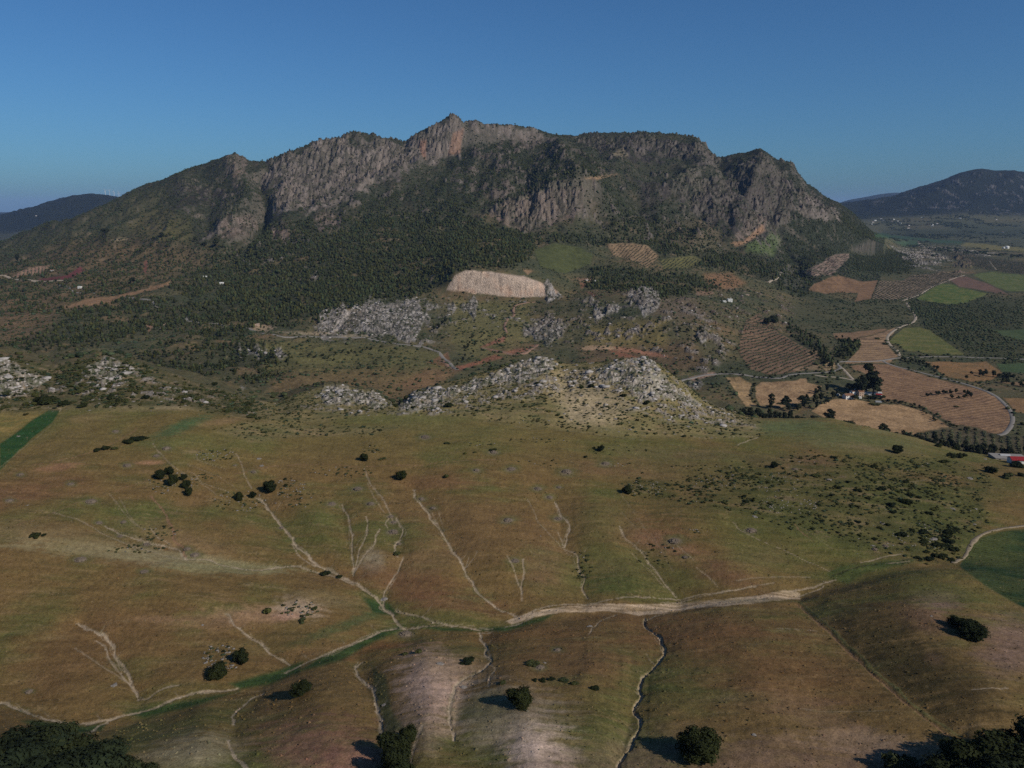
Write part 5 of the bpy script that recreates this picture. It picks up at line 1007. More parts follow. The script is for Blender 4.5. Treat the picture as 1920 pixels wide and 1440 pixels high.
# ---------------------------------------------------------------- plants and stones one can point to on the near hill
IND = [ # px, base py, width px, height/width, kind, name, label
 (975,1322,50,.75,'oak','holm_oak','dark round oak alone at the middle of the foreground, above the pale bare soil'),
 (565,1303,36,.72,'oak','holm_oak','round oak alone just below the green strip, left foreground'),
 (1312,1424,76,.74,'oak','holm_oak','large dark oak with a long shadow at the bottom, right of the eroded gully'),
 (408,1270,38,.62,'oak','holm_oak','dark oak at the lower edge of the rocky patch in the left field'),
 (451,1244,28,.9,'oak','holm_oak','upright oak at the right edge of the rocky patch in the left field'),
 (415,1247,14,.8,'dark_shrub','shrub','small bush in the middle of the rocky patch in the left field'),
 (765,1392,34,.95,'oak','holm_oak','rear oak of the clump beside the bend of the pale path, bottom centre'),
 (738,1425,60,.85,'oak','holm_oak','middle oak of the clump beside the bend of the pale path, bottom centre'),
 (740,1462,66,.8,'oak','holm_oak','front oak of the clump cut by the bottom edge of the photo'),
 (1826,1196,48,.6,'oak','holm_oak','wide dark oak on the pink bare patch at right'),
 (1794,1176,30,.6,'oak','holm_oak','added oak, mostly in place of shadow, left of the dark oak on the pink patch'),  # added tree, mostly stands in for the shadow of the wide oak
 (1688,1442,62,.8,'shrub','shrub','light green bush beside the dark trees at the bottom right corner'),
 (875,1243,28,.5,'dark_shrub','shrub','low dark bush beside the pale gully near the pale bare crest'),
 (1018,1278,17,.7,'dark_shrub','shrub','tallest bush of the short row right of the lone centre oak'),(1034,1275,16,.5,'dark_shrub','shrub','right bush of the short row above the lone centre oak'),(1003,1277,13,.6,'dark_shrub','shrub','left bush of the short row above the lone centre oak'),
 (1058,1277,18,.35,'shrub','shrub','flat bush at the start of the grassy bank right of the short row'),(1076,1283,18,.4,'shrub','shrub','pale green flat bush on the grassy bank'),
 (1116,1293,20,.65,'dark_shrub','shrub','small dark bush alone at the right end of the grassy bank'),(943,1281,16,.5,'shrub','shrub','grey green bush left of the short bush row'),
 (758,1228,14,.6,'shrub','shrub','left bush on the crest of the pale bare hump'),(786,1224,16,.6,'shrub','shrub','right bush on the crest of the pale bare hump'),(1000,1247,26,.4,'shrub','shrub','low bushes by the white stones on the brown slope'),
 (66,1007,20,.6,'dark_shrub','shrub','dark bush beside stones near the left edge of the photo'),(82,1005,9,.8,'dark_shrub','shrub','tiny bush right of the dark bush near the left edge'),
 (683,864,17,.85,'oak','holm_oak','small round green oak beside the yellow flowering bush'),(717,862,13,.6,'shrub','shrub','yellowish bush right of the small round green oak'),
 (752,899,25,.72,'oak','holm_oak','round dark oak alone in the upper middle field'),
 (505,922,27,.75,'oak','holm_oak','dark oak left of the pale rocky patch in the upper field'),(536,912,8,1.1,'dark_shrub','shrub','slim bush at the edge of the pale rocky patch'),(535,899,9,.6,'dark_shrub','shrub','bush above the pale rocky patch'),
 (317,890,17,.8,'oak','holm_oak','topmost oak of the rocky island in the left field'),(301,897,19,.8,'oak','holm_oak','leftmost oak of the rocky island in the left field'),(325,909,20,.95,'oak','holm_oak','central and largest oak of the rocky island in the left field'),
 (345,899,14,.7,'oak','holm_oak','upper right oak of the rocky island in the left field'),(350,914,17,.75,'oak','holm_oak','right oak of the rocky island in the left field'),(355,928,17,.8,'oak','holm_oak','lowest oak of the rocky island in the left field'),
 (449,938,18,.85,'oak','holm_oak','round oak in the stony thicket above the main gully'),(474,933,14,.8,'oak','holm_oak','smaller oak at the right of the stony thicket above the main gully'),
 (241,830,24,.45,'dark_shrub','shrub','left bush of the broad low thicket near the field edge'),(257,826,26,.45,'dark_shrub','shrub','middle bush of the broad low thicket near the field edge'),(270,824,16,.5,'dark_shrub','shrub','right bush of the broad low thicket near the field edge'),
 (182,845,17,.5,'dark_shrub','shrub','left bush of the row of three on the reddish streak'),(198,843,16,.7,'dark_shrub','shrub','middle bush of the row of three on the reddish streak'),(214,843,13,.7,'shrub','shrub','right bush of the row of three on the reddish streak'),
 (1127,846,15,.7,'oak','holm_oak','larger of two round bushes on the green strip below the ridge'),(1114,841,8,.8,'dark_shrub','shrub','smaller of two round bushes on the green strip below the ridge'),(1098,858,10,.7,'dark_shrub','shrub','round bush below the two on the green strip'),
 (1176,925,20,.75,'oak','holm_oak','dark oak at the left tip of the stony slope'),(1451,877,15,.8,'oak','holm_oak','dark round bush at the upper corner of the stony slope'),(1681,849,24,.55,'oak','holm_oak','spreading dark oak on the green crest at right'),
 (1639,877,15,.7,'dark_shrub','shrub','dark bush beside the small white marker on the crest'),(1564,859,12,.6,'dark_shrub','shrub','dark bush on the upper edge of the stony slope'),(1485,866,8,.7,'dark_shrub','shrub','small bush on the grassy edge above the stony slope'),
 (841,762,22,.55,'dark_shrub','shrub','dark bush at the foot of the pale rocky ridge'),(741,762,15,.6,'dark_shrub','shrub','dark bush in the notch between the two rocky ridges'),(775,764,12,.5,'dark_shrub','shrub','dark bush right of the notch between the rocky ridges'),
 (1007,719,13,.5,'dark_shrub','shrub','dark bush at the left end of the bare pale slope'),(1090,727,12,.9,'shrub','shrub','grey bush of the pair on the bare pale slope'),(1108,726,13,.9,'dark_shrub','shrub','dark green bush of the pair on the bare pale slope'),
 (1212,758,14,1.0,'dark_shrub','shrub','upright bush at the foot of the pale cliff on the ridge'),(1168,744,13,.9,'dark_shrub','shrub','dark bush left below the pale cliff on the ridge'),
 (403,723,14,.8,'dark_shrub','shrub','lone dark bush on the right shoulder of the left hill'),(465,760,14,.9,'dark_shrub','shrub','dark bush where the left hill meets the scrub slope'),(274,747,15,.8,'dark_shrub','shrub','dark bush in the middle of the left hill'),
 (207,748,13,1.0,'dark_shrub','shrub','left bush of the upright pair above the terrace wall'),(221,755,12,1.1,'dark_shrub','shrub','right bush of the upright pair above the terrace wall'),
 (156,763,18,.5,'dark_shrub','shrub','dark bush inside the curved stone wall'),(120,760,22,.7,'dark_shrub','shrub','dark bush at the corner above the green field'),(88,755,44,.5,'dark_shrub','shrub','wide dark thicket above the green field'),
 (838,832,14,.5,'shrub','shrub','grey green bush alone in the upper field'),(925,846,14,.6,'dark_shrub','shrub','grey bush on the small stony patch in the upper field'),(872,851,10,.5,'shrub','shrub','left of two low bushes in the upper field'),(890,849,9,.5,'shrub','shrub','right of two low bushes in the upper field'),
 (610,1077,22,.5,'dark_shrub','shrub','dark bush beside the junction of the two gullies'),(636,1083,16,.5,'dark_shrub','shrub','second dark bush beside the junction of the gullies'),(503,1150,22,.8,'shrub','shrub','green bush at the left of the pale bare mound'),
 (590,1143,12,.7,'shrub','shrub','green bush at the right edge of the pale bare mound'),(568,1166,18,.6,'shrub','shrub','grey bush at the foot of the pale bare mound'),(745,1040,14,.6,'shrub','shrub','grey green bush in the bend of the looping gully'),
 (837,896,14,.9,'shrub','shrub','fresh green bush above the long centre gully'),(1760,838,16,.7,'dark_shrub','shrub','bush among the pink rocks on the right crest'),(1793,842,16,.8,'dark_shrub','shrub','dark bush right of the pink rocks on the crest'),
 (1859,886,28,.65,'dark_shrub','shrub','large dark bush left below the red roofed barn'),(1800,858,20,.7,'dark_shrub','shrub','right bush of the dark row below the crest'),(1784,858,20,.7,'dark_shrub','shrub','middle bush of the dark row below the crest'),(1769,868,16,.6,'dark_shrub','shrub','left bush of the dark row below the crest'),
 (1907,876,30,.6,'dark_shrub','shrub','dark bush in front of the red roofed barn'),(1890,897,22,.7,'shrub','shrub','grey green bush on the right edge slope'),(1916,893,16,.6,'dark_shrub','shrub','dark bush touching the right edge below the barn'),
]
S1B = [(1609,921,14),(1653,918,20),(1698,905,15),(1670,948,18),(1701,944,26),(1707,930,16),(1723,934,12),(1692,1004,22),(1712,996,13),(1733,1000,18),(1780,1000,24),(1776,1008,18),(1780,1018,22),(1758,1024,20),(1777,1028,20),(1791,1032,16),(1758,1044,20),(1733,1018,16),(1542,978,11),(1793,994,13),(1743,964,13),(1675,962,13),(1738,1036,12),(1770,1044,16),(1720,1046,12),(1740,1050,20),(1785,1052,16),(1640,1012,12),(1665,985,12),(1610,980,12),(1570,915,14),(1590,905,12),(1628,935,12),(1560,930,12),(1400,942,14),(1395,932,12),(1412,940,12)]
GRV = [ # the two groves cut by the lower corners of the photo: px, base py, width px, height in m
 (25,1465,100,11,'pine_near'),(120,1468,95,13,'pine_near'),(75,1480,110,12,'pine_near'),(180,1490,100,11,'pine_near'),(-20,1490,110,12,'pine_near'),(230,1490,70,8,'pine_near'),(275,1482,44,6,'pine_near'),(140,1520,120,12,'pine_near'),(40,1530,120,11,'pine_near'),
 (1775,1478,80,9,'oak'),(1830,1470,100,11,'oak'),(1885,1450,90,10,'oak'),(1920,1430,90,11,'oak'),(1860,1500,110,10,'oak'),(1930,1490,110,12,'oak'),(1790,1520,100,9,'oak')]
GL = ['rear left pine of the dark grove at the bottom left corner','tallest pine of the dark grove at the bottom left corner','middle pine of the dark grove at the bottom left corner','right pine of the dark grove, bottom left','pine touching the left edge in the bottom left grove','small pine near the right end of the bottom left grove','last small pine at the right end of the bottom left grove','front pine of the bottom left grove, cut by the lower edge','front left pine of the bottom left grove, cut by the lower edge',
 'left oak of the shadowed grove at the bottom right corner','middle oak of the shadowed grove at the bottom right corner','right oak of the shadowed grove at the bottom right corner','rear oak touching the right edge in the bottom right grove','front oak of the bottom right grove, cut by the lower edge','corner oak of the bottom right grove','front left oak of the bottom right grove, cut by the lower edge']
P3 = hit([a[0] for a in IND], [min(a[1], 1500) for a in IND], 60, 690, 600)
for a, p in zip(IND, P3):
    d = math.sqrt(p @ p); w_ = a[2] * d / F * 1.05; kd = a[4]
    put(a[5], kd, p, w_, w_ * a[3] * 1.12, a[6], 'oak' if kd == 'oak' else 'shrub')
S1O = []
P3 = hit([a[0] for a in S1B], [a[1] for a in S1B], 60, 690, 600)
for a, p in zip(S1B, P3):
    w_ = a[2] * math.sqrt(p @ p) / F; put('shrub', 'dark_shrub', p, w_, w_ * .65, 'x', 'shrub', 'large bushes on the stony slope'); S1O.append(_last)
ordinals(S1O, 'large dark bush on the stony slope at right')
P3 = hit([a[0] for a in GRV], [a[1] for a in GRV], 40, 300, 600)
for a, p, lb in zip(GRV, P3, GL):
    w_ = a[2] * math.sqrt(p @ p) / F * 1.1; put('pine_tree' if a[4] != 'oak' else 'holm_oak', a[4], p, w_, a[3], lb, 'pine' if a[4] != 'oak' else 'oak')
# the shrubs that show largest one by one, the rest as scrub
left_n = NIND - sum(a[5] == 'shrub' for a in IND) - len(S1B) + 40
left_n = max(60, min(left_n, 190)); rest = np.ones(len(SH_POS), bool); rest[SH_ORD[:left_n]] = False
for i in SH_ORD[:left_n]:
    p = SH_POS[i]; px_, py_ = proj(*p); hill = p[1] < lineY(6, p[0] / p[1])
    if hill: lb, gp = 'small dark shrub on the stony slope right of the field, ' + part_(px_, py_, (1170, 1850, 860, 1050)), 'small shrubs on the stony slope'
    elif px_ < 540: lb, gp = ('large' if SH_W[i] > 3.6 else 'middling') + ' dark shrub on the bushy hill beyond the left field, ' + ('left part' if px_ < 150 else 'middle part' if px_ < 350 else 'right part'), 'shrubs on the bushy left hill'
    else: lb, gp = 'dark shrub on the scrubby rise below the limestone ridge', 'shrubs below the limestone ridge'
    put('shrub', 'shrub', p, SH_W[i], SH_H[i], lb, 'shrub', gp)
mass('dry_scrub', SH_POS[rest], SH_W[rest], SH_H[rest], MED, M_mass, tints(rest.sum(), (.85, .85, .75), .25, .15))
# stone heaps left standing in the field
P3 = hit([a[0] for a in HEAPS], [a[1] for a in HEAPS], 60, 690, 600)
for a, p in zip(HEAPS, P3):
    w_ = a[2] * math.sqrt(p @ p) / F; put('stone_heap', 'heap', p, w_ * .8, w_ * .5, a[3], 'stone heap')
# rocky islands: stones and low shrubs strewn over an oval
ISL = [(325,905,48,24,60,40),(405,853,38,12,50,30),(450,940,50,20,50,40),(545,915,34,18,40,20),(420,1232,42,26,80,30),(560,1142,38,16,20,30),(387,893,16,6,4,12),(700,842,22,8,6,16),(905,832,30,6,4,14),(1010,826,60,6,6,20),(1010,868,40,8,4,8),(1160,843,60,10,4,16),(1160,870,24,5,8,4),(1325,877,70,6,10,30),(250,1030,60,8,8,30),(295,1000,40,16,6,30),(640,885,60,10,10,40),(560,935,50,16,10,30),(690,1000,0,0,0,0),(1310,995,20,5,6,4),(1090,1060,20,30,4,30),(1230,1035,40,30,6,20),(1210,915,40,14,60,40),(1350,905,60,14,60,40),(1460,905,50,20,50,30),(1720,1010,60,30,50,30),(1480,945,60,20,60,20)]
bp_, sp_ = [], []
for cx, cy, rx, ry, nb, ns in ISL:
    for lst, n in ((bp_, nb), (sp_, ns)):
        a = rng.uniform(0, 6.28, n); r = np.sqrt(rng.uniform(0, 1, n)); lst.append(np.stack([cx + np.cos(a) * r * rx, cy + np.sin(a) * r * ry], 1))
for lst, nm, temps, mt_, lo, hi, fl in ((bp_, 'island_stones', BO, M_stone, .4, 1.3, .6), (sp_, 'island_scrub', MED, M_mass, .6, 2.0, .6)):
    q = np.concatenate(lst); p = hit(q[:, 0], q[:, 1], 60, 690, 400); w_ = rng.uniform(lo, hi, len(p)) ** 1.0
    mass(nm, p, w_, w_ * fl, temps, mt_, tints(len(p), (.85, .85, .75), .25, .12))

# ---------------------------------------------------------------- roads and tracks, laid on the land
M_asph = plain('worn asphalt', (.19, .17, .15), .8, .2); M_grav = plain('pale gravel', (.30, .245, .185), .9, .3); M_trk = plain('trodden earth', (.21, .165, .11), 1.2, .4); M_red = plain('red earth track', (.22, .135, .095), .6, .3)
def road(name, P, w, mat, y0, y1, lift=.35, rag=.25):
    P = np.array(P, float); W_ = hit(P[:, 0], P[:, 1], y0, y1, 900); q = crom(W_[:, :2], 10)
    d = np.gradient(q, axis=0); d /= np.linalg.norm(d, axis=1)[:, None] + 1e-9; nrm = np.stack([-d[:, 1], d[:, 0]], 1)
    k = len(q); off = np.array([-.75, -.5, 0, .5, .75]) * w * (.72 if mat == M_asph else 1); wv_ = 1 + rag * fbm(q[:, 0], q[:, 1], 9, 3, 95)[:, None, None]; V_ = q[:, None] + nrm[:, None] * off[None, :, None] * wv_; zz = land(V_[..., 0], V_[..., 1])
    for _ in range(2): zz[1:-1] = .25 * zz[:-2] + .5 * zz[1:-1] + .25 * zz[2:]
    zz[:, 1:4] = zz[:, 1:4].max(1, keepdims=True) + lift; zz[:, 0] -= .8; zz[:, 4] -= .8
    VV = np.concatenate([V_, zz[..., None]], -1).reshape(-1, 3); a = (np.arange(k - 1)[:, None] * 5 + np.arange(4)[None]).ravel()
    o = mesh_np(name, VV, np.stack([a, a + 1, a + 6, a + 5], 1), mat); o['kind'] = 'structure'; return o
road('road', [(490,624),(515,628),(560,631),(610,632),(660,633),(700,637),(745,645),(790,650),(812,657),(830,670),(845,683),(858,694)], 8, M_asph, 1150, 1900)
road('road', [(1270,716),(1290,711),(1318,704),(1350,701),(1390,702),(1430,708),(1460,709),(1480,703),(1510,700),(1545,698),(1567,695),(1576,689),(1569,682),(1580,678),(1620,678),(1660,675),(1690,671),(1760,669),(1850,671),(1960,674)], 7, M_asph, 950, 1900)
road('road', [(1655,677),(1670,684),(1720,697),(1780,712),(1830,727),(1865,742),(1888,762),(1898,780),(1896,798),(1884,812),(1872,816)], 7, M_asph, 850, 1900)
road('road', [(330,603),(338,594),(352,593),(350,600),(380,606),(430,614),(470,618),(492,624)], 8, M_asph, 1300, 2300)
road('road', [(235,557),(250,558),(268,561),(284,565),(293,572),(302,577)], 9, M_asph, 1500, 2800)
road('road', [(-10,517),(15,519),(50,524),(90,527),(124,526)], 8, M_grav, 2200, 4000); road('road', [(110,534),(128,538),(135,545),(155,549),(180,550)], 9, M_asph, 1900, 3600)
road('farm_lane', [(1687,668),(1681,656),(1667,645),(1664,633),(1673,622),(1690,612),(1707,607),(1717,597),(1712,586),(1704,576),(1700,567)], 5.5, M_grav, 1250, 2600)
road('farm_lane', [(1692,564),(1722,553),(1745,539),(1780,525),(1808,516)], 6, M_grav, 1600, 3600); road('farm_lane', [(1855,490),(1862,500),(1868,506)], 7, M_grav, 2400, 4500)
road('farm_lane', [(1578,690),(1590,702),(1600,712)], 4.5, M_grav, 900, 1500); road('farm_lane', [(1525,703),(1545,706),(1575,708),(1600,713)], 4, M_grav, 900, 1500)
road('farm_lane', [(1722,453),(1725,458),(1724,463)], 12, M_grav, 3500, 7000); road('farm_lane', [(1440,530),(1458,520),(1465,512)], 7, M_grav, 1800, 3500)
road('farm_lane', [(1004,566),(985,568),(968,572),(962,580),(964,590),(952,598),(946,612),(950,624)], 5, M_red, 1400, 2100)
road('farm_lane', [(905,652),(930,658),(965,665),(990,658),(1008,646)], 6, M_red, 1200, 1800); road('farm_lane', [(845,692),(838,684),(828,676)], 5, M_red, 1100, 1600)
road('dirt_track', [(2000,978),(1920,986),(1870,993),(1838,1004),(1820,1022),(1810,1042),(1797,1050),(1786,1056)], 1.7, M_trk, 200, 640, .06, .9)

# ---------------------------------------------------------------- houses
M_white = plain('whitewash', (.62, .60, .56), .5, .1); M_pink = plain('old plaster', (.42, .30, .22), .5, .2); M_tile = plain('clay tiles', (.20, .105, .065), 1.5, .35); M_tin = plain('grey roof sheet', (.34, .34, .34), 1, .15); M_redroof = plain('red roof sheet', (.22, .022, .026), 1, .15)
M_glass = plain('dark window', (.03, .032, .035), 1, .2, 0, .3); M_conc = plain('grey concrete', (.23, .21, .19), 1, .2)
def bmesh_obj(name, quads, mat, parent):
    bm = bmesh.new()
    for f in quads: bm.faces.new([bm.verts.new(p) for p in f])
    bmesh.ops.remove_doubles(bm, verts=bm.verts, dist=1e-4); me = bpy.data.meshes.new(name); bm.to_mesh(me); bm.free(); me.materials.append(mat)
    o = bpy.data.objects.new(name, me); C.objects.link(o); o.parent = parent; return o
def boxq(x0, x1, y0, y1, z0, z1):
    p = [(x, y, z) for z in (z0, z1) for y in (y0, y1) for x in (x0, x1)]
    return [[p[i] for i in f] for f in ((0,2,3,1),(4,5,7,6),(0,1,5,4),(2,6,7,3),(0,4,6,2),(1,3,7,5))]
def house(px_, py_, L_, D_, H_, rot, label, cat='house', wall=None, roof=None, kind='gable', win=3, floors=1, y0=800, y1=2600, name='house', group=None, chim=True, detail=True):
    p = hit([px_], [py_], y0, y1, 900)[0]; e = bpy.data.objects.new(name, None); C.objects.link(e); e.location = (p[0], p[1], p[2] - .2); e.rotation_euler = (0, 0, math.radians(rot)); tagp(e, label, cat, group); global _last; _last = e
    w_ = wall or M_white; r_ = roof or M_tile; a, b = L_ / 2, D_ / 2
    bmesh_obj('wall', boxq(-a, a, -b, b, -1.5, H_), w_, e); o = .45; rh = D_ * .23
    if kind == 'gable':
        bmesh_obj('gable_wall', [[(-a, -b, H_), (-a, b, H_), (-a, 0, H_ + rh - .05)], [(a, -b, H_), (a, 0, H_ + rh - .05), (a, b, H_)]], w_, e)
        z0 = H_ - .12; t = .22; q = []
        for s_ in (-1, 1):
            A0, B0 = (-a - o, s_ * (b + o), z0 + .12), (a + o, s_ * (b + o), z0 + .12); A1, B1 = (-a - o, 0, H_ + rh + .12), (a + o, 0, H_ + rh + .12)
            up = lambda P: (P[0], P[1], P[2] + t)
            q += [[A0, B0, B1, A1], [up(A0), up(A1), up(B1), up(B0)], [A0, up(A0), up(B0), B0], [A0, A1, up(A1), up(A0)], [B0, up(B0), up(B1), B1]]
        rf = bmesh_obj('roof', q, r_, e)
    else:
        rf = bmesh_obj('roof', boxq(-a - .2, a + .2, -b - .2, b + .2, H_ + .01, H_ + .35), r_, e)
    if chim: bmesh_obj('chimney', boxq(a * .4, a * .4 + .9, .3, 1.2, H_ + rh * .3, H_ + rh + 1.4), w_, rf)
    if detail:
        for fl in range(floors):
            for i in range(win):
                xx = -a + (i + .5) * L_ / win; zz = .9 + fl * 2.9
                if fl == 0 and i == win // 2:
                    bmesh_obj('door', boxq(xx - .6, xx + .6, -b - .06, -b + .05, 0, 2.2), M_glass, e)
                else: bmesh_obj('window', boxq(xx - .65, xx + .65, -b - .05, -b + .05, zz, zz + 1.3), M_glass, e)
        bmesh_obj('window', boxq(a - .05, a + .05, -.6, .6, 1.0, 2.3), M_glass, e)
    return e
house(1590,747,14,9,5.6,14,'white two storey farmhouse with brown tiled roof at the front left of the farm','farmhouse',floors=2,y0=900,y1=1500,name='farmhouse')
house(1600,740,9,7,6,14,'low white house wing with brown tiles behind the white farmhouse','farmhouse',y0=900,y1=1500,win=2,name='farmhouse')
house(1612,742,8,9,7.2,8,'tall old plaster farmhouse with terracotta roof at the middle of the farm','farmhouse',wall=M_pink,floors=2,win=2,y0=900,y1=1500,name='farmhouse')
house(1633,740,30,6,3.4,-6,'long low farm shed with pale sheet roof right of the farmhouses','shed',roof=M_tin,win=6,chim=False,y0=900,y1=1500,name='farm_shed')
house(1623,730,7,5,3,-4,'small pale roofed shed under the tall eucalyptus trees','shed',roof=M_tin,win=1,chim=False,y0=900,y1=1500,name='farm_shed')
house(1647,743,8,5,3,-6,'small white shed with red roof at the right end of the farm','shed',roof=M_redroof,win=2,chim=False,y0=900,y1=1500,name='farm_shed')
house(1632,744,5,4,2.6,0,'tiny white hut in front of the long farm shed','shed',roof=M_tin,win=1,chim=False,y0=900,y1=1500,name='farm_shed')
house(1571,741,4,4,3,20,'tiny white hut left of the farmhouses','shed',roof=M_tin,win=1,chim=False,y0=900,y1=1500,name='farm_shed')
house(1612,747,4,3,2.4,25,'small white outhouse in front of the tall farmhouse','shed',kind='flat',roof=M_white,win=1,chim=False,y0=900,y1=1500,name='farm_shed')
house(1647,754,9,3,1.6,-4,'pale low greenhouse at the lower edge of the farm','greenhouse',kind='flat',wall=M_tin,roof=M_tin,win=1,chim=False,detail=False,y0=900,y1=1500,name='greenhouse')
house(1368,565,12,9,6.2,6,'white two storey house alone on the hillside above the olive grove','house',kind='flat',roof=M_white,floors=2,y0=1500,y1=2700)
house(1358,566,8,7,3,6,'low white annex left of the lone hillside house','house',kind='flat',roof=M_white,win=2,chim=False,y0=1500,y1=2700)
house(1400,553,14,4,2.2,0,'long low pale ruin right of the lone hillside house','ruin',kind='flat',wall=M_pink,roof=M_conc,win=2,chim=False,y0=1500,y1=2900,name='ruined_shed')
house(1100,526,9,7,3.4,10,'white cottage left of the terrace above the pale cliff','house',y0=1700,y1=3000,win=2); house(1118,527,20,5,2.6,-4,'long pale terrace house above the pale cliff','house',kind='flat',roof=M_tin,y0=1700,y1=3000,chim=False)
house(481,610,12,8,3.6,8,'low plaster house with flat roof beside the road below the pine wood','house',wall=M_pink,kind='flat',roof=M_pink,y0=1400,y1=2300,chim=False)
house(384,520,16,6,3,-10,'white roofed shed in the clearing above the brown strip field','shed',roof=M_white,y0=1900,y1=3300,chim=False,name='farm_shed'); house(416,532,11,6,3,5,'second white shed lower in the same clearing','shed',roof=M_white,y0=1700,y1=3300,chim=False,name='farm_shed')
house(150,540,9,9,5,0,'white tower like hut among trees on the left slope','house',kind='flat',roof=M_white,y0=1900,y1=3600,chim=False); house(68,425-20,18,10,5,0,'tiny white house on the far left hills','house',y0=7500,y1=12500,chim=False,detail=False); house(98,508,10,7,3,0,'tiny white hut above the dark red soil at left','house',y0=2200,y1=4200,chim=False)
house(984,567,8,6,2.6,0,'small grey stone hut at the top of the red track','house',kind='flat',wall=M_conc,roof=M_conc,y0=1400,y1=2200,chim=False)
house(1890,862,22,12,2.6,-8,'long grey flat roofed barn with a pale yard at the right edge','barn',kind='flat',wall=M_conc,roof=M_conc,win=4,chim=False,y0=500,y1=950,name='barn')
house(1908,869,11,7,3.4,-6,'white barn with a bright red roof at the right edge','barn',roof=M_redroof,win=3,chim=False,y0=480,y1=950,name='barn')
house(1883,860,6,4,2.4,-8,'small pale open shed beside the grey barn','shed',roof=M_tin,win=1,chim=False,y0=500,y1=950,name='farm_shed')
for k_, (a, b, w_, h_, lb) in enumerate([(1888,466,26,16,'larger of two round white tanks on the yellow strip far right'),(1882,466,18,9,'smaller of two round white tanks on the yellow strip far right')]):
    p = hit([a], [b], 3800, 8000)[0]; bm = bmesh.new(); bmesh.ops.create_cone(bm, segments=24, radius1=w_ / 2, radius2=w_ / 2, depth=h_ * .7, cap_ends=True)
    for vv in bm.verts: vv.co.z += h_ * .35
    n0 = len(bm.verts); bmesh.ops.create_uvsphere(bm, u_segments=24, v_segments=8, radius=w_ / 2 * 1.01); bm.verts.ensure_lookup_table()
    for vv in list(bm.verts)[n0:]: vv.co.z = max(vv.co.z, 0) * .5 + h_ * .7
    me = bpy.data.meshes.new('storage_tank'); bm.to_mesh(me); bm.free(); me.materials.append(M_white); o = bpy.data.objects.new('storage_tank', me); C.objects.link(o); o.location = p; tagp(o, lb, 'tank')
VO = []
VIL = [(1652,411),(1657,414),(1637,417),(1641,414),(1676,412),(1683,415),(1688,419),(1704,423),(1728,408),(1742,421),(1750,422),(1757,420),(1748,424),(1868,412),(1880,436),(1800,410),(1703,428),(1635,421),(1672,416)]
for a, b in VIL:
    house(a, b, random.uniform(14, 26), random.uniform(9, 14), random.uniform(4, 7), random.uniform(-40, 40), 'tiny pale house of the scattered far village at right', 'house', roof=random.choice([M_tile, M_white, M_tin]), y0=5200, y1=11500, chim=False, detail=False, group='houses of the far village'); VO.append(_last)
ordinals(VO, 'tiny pale house of the scattered far village')
# wind turbines on the far left hill
for k_, a in enumerate([198, 206, 214, 223]):
    Yt = 11300.; ut, _ = ray(a, 366); p = (ut * Yt, Yt, float(land(np.array([ut * Yt]), np.array([Yt]))[0])); e = bpy.data.objects.new('wind_turbine', None); C.objects.link(e); e.location = p
    tagp(e, ['leftmost','second from the left','third from the left','rightmost'][k_] + ' of four tiny white wind turbines on the far left hill', 'wind turbine', 'wind turbines on the far hill')
    tb = bmesh.new(); bmesh.ops.create_cone(tb, segments=10, radius1=2.6, radius2=1.5, depth=70, cap_ends=True); me = bpy.data.meshes.new('tower'); tb.to_mesh(me); tb.free(); me.materials.append(M_white); t = bpy.data.objects.new('tower', me); C.objects.link(t); t.parent = e; t.location = (0, 0, 35)
    bmesh_obj('nacelle', boxq(-2, 2, -4, 5, 69, 73), M_white, e)
    for j in range(3):
        an = math.radians(120 * j + 30 * k_ + 10); ca, sa_ = math.cos(an), math.sin(an); q = [(0, -5, 71), (ca * 12 - sa_ * 1.8, -5, 71 + sa_ * 12 + ca * 1.8), (ca * 36, -5, 71 + sa_ * 36), (ca * 12 + sa_ * 1.2, -5, 71 + sa_ * 12 - ca * 1.2)]
        bmesh_obj('blade', [q, [(a_[0], a_[1] - .5, a_[2]) for a_ in q][::-1]], M_white, e)
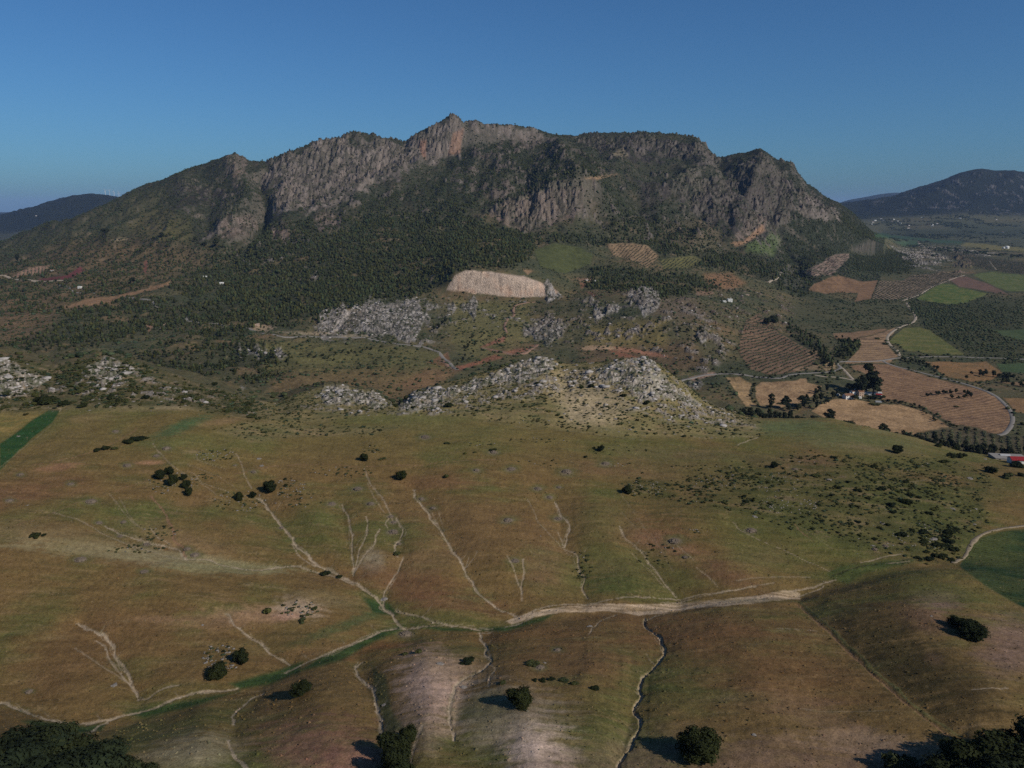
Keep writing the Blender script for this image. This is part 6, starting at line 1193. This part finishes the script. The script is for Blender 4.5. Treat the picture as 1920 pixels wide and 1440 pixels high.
# tall trees by the farm and single trees one can point to in the valley
VT = [(1612,741,24,30,'tall','eucalyptus_tree','left of the tall eucalyptus trees behind the farm'),(1624,738,34,42,'tall','eucalyptus_tree','tallest eucalyptus tree behind the farm'),(1636,741,30,34,'tall','eucalyptus_tree','middle right eucalyptus tree behind the farm'),(1644,742,22,24,'tall','eucalyptus_tree','rightmost eucalyptus tree behind the farm'),(1604,738,20,16,'tree','farm_tree','round tree between the farmhouses and the eucalyptus trees'),(1592,736,22,14,'tree','farm_tree','broad dark tree above the white farmhouse'),
 (1603,750,16,9,'tree','farm_tree','dark round tree in front of the farmhouses'),(1640,748,20,8,'tree','farm_tree','garden tree at the lower right of the farm'),(1655,748,14,7,'tree','farm_tree','garden tree at the right corner of the farm'),(1632,748,16,6,'tree','farm_tree','low garden tree in front of the long shed'),(1578,744,12,8,'tree','farm_tree','tree left of the white farmhouse'),
 (1636,758,16,5,'shrub','bush','dark bush island at the top of the largest wheat field'),(1645,759,12,4,'shrub','bush','right bush of the island at the top of the largest wheat field'),
 (1553,797,22,24,'tall','poplar_tree','upright poplar at the left edge of the largest wheat field'),(1527,798,26,16,'tree','riverside_tree','dark round tree left of the poplar'),(1588,806,28,14,'tree','riverside_tree','broad dark tree below the largest wheat field'),(1655,816,20,17,'tall','poplar_tree','loose pale trunked tree at the bottom tip of the wheat field'),(1664,816,12,13,'tall','poplar_tree','slim tree right of the loose tree at the bottom tip of the wheat field'),(1702,820,12,8,'tree','riverside_tree','small round tree right below the wheat field'),
 (1474,768,22,20,'tall','poplar_tree','brownish poplar at the lower edge of the left wheat field'),(1446,766,16,22,'tall','poplar_tree','paired upright tree at the lower edge of the left wheat field'),(1502,762,24,17,'tree','riverside_tree','reddish brown round tree right of the left wheat field'),(1480,754,8,3,'shrub','bush','small bush lying in the left wheat field'),(1462,757,12,4,'shrub','bush','flat bush at the lower edge of the left wheat field'),
 (1792,763,9,4,'shrub','bush','single bush inside the ploughed field'),(1645,636,8,5,'shrub','bush','left bush in the striped stubble field'),(1660,646,9,6,'shrub','bush','right bush in the striped stubble field'),(1450,612,26,20,'tree','farm_tree','large dark tree at the top of the brown olive grove'),(1439,611,16,14,'tree','farm_tree','dark tree left of the large one at the top of the brown olive grove'),
 (407,464,14,14,'tree','hill_tree','large dark tree on the saddle of the left slope'),(384,463,9,9,'tree','hill_tree','round tree left on the saddle of the left slope'),(367,453,8,9,'tree','hill_tree','round tree near the grassy patch of the left slope'),(195,440,16,9,'tree','hill_tree','dark tree beside the pale track on the left slope'),(35,492,8,11,'tree','hill_tree','dark tree on the lower left slope'),(250,533,12,12,'tree','hill_tree','dark tree below the scrubby cone at left'),(303,446,10,8,'tree','hill_tree','dark tree by the rocks of the left slope')]
P3 = hit([a[0] for a in VT], [a[1] for a in VT], 850, 4500, 1400)
for a, p in zip(VT, P3):
    sc = math.sqrt(p @ p) / F; put(a[5], a[4], p, a[2] * sc * (1.5 if a[4] == 'tall' else 1.15), a[3] * sc * 1.1, a[6], 'tree' if a[4] != 'shrub' else 'bush')

# ---------------------------------------------------------------- haze
hm = bpy.data.materials.new('haze air'); hm.use_nodes = True; nt = hm.node_tree; nt.nodes.clear()
ho = nt.nodes.new('ShaderNodeOutputMaterial'); pv = nt.nodes.new('ShaderNodeVolumePrincipled')
pv.inputs['Color'].default_value = (.40, .60, 1.0, 1); pv.inputs['Density'].default_value = 1.5e-5; pv.inputs['Anisotropy'].default_value = 0.0
nt.links.new(pv.outputs[0], ho.inputs['Volume'])
bx = np.array([(a, b, c) for a in (-76000, 76000) for b in (-3000, 71000) for c in (-760, 760)], float)
hf = np.array([[0,1,3,2],[4,6,7,5],[0,4,5,1],[2,3,7,6],[0,2,6,4],[1,5,7,3]])
h = mesh_np('haze', bx, hf, hm, smooth=False); h['kind'] = 'stuff'
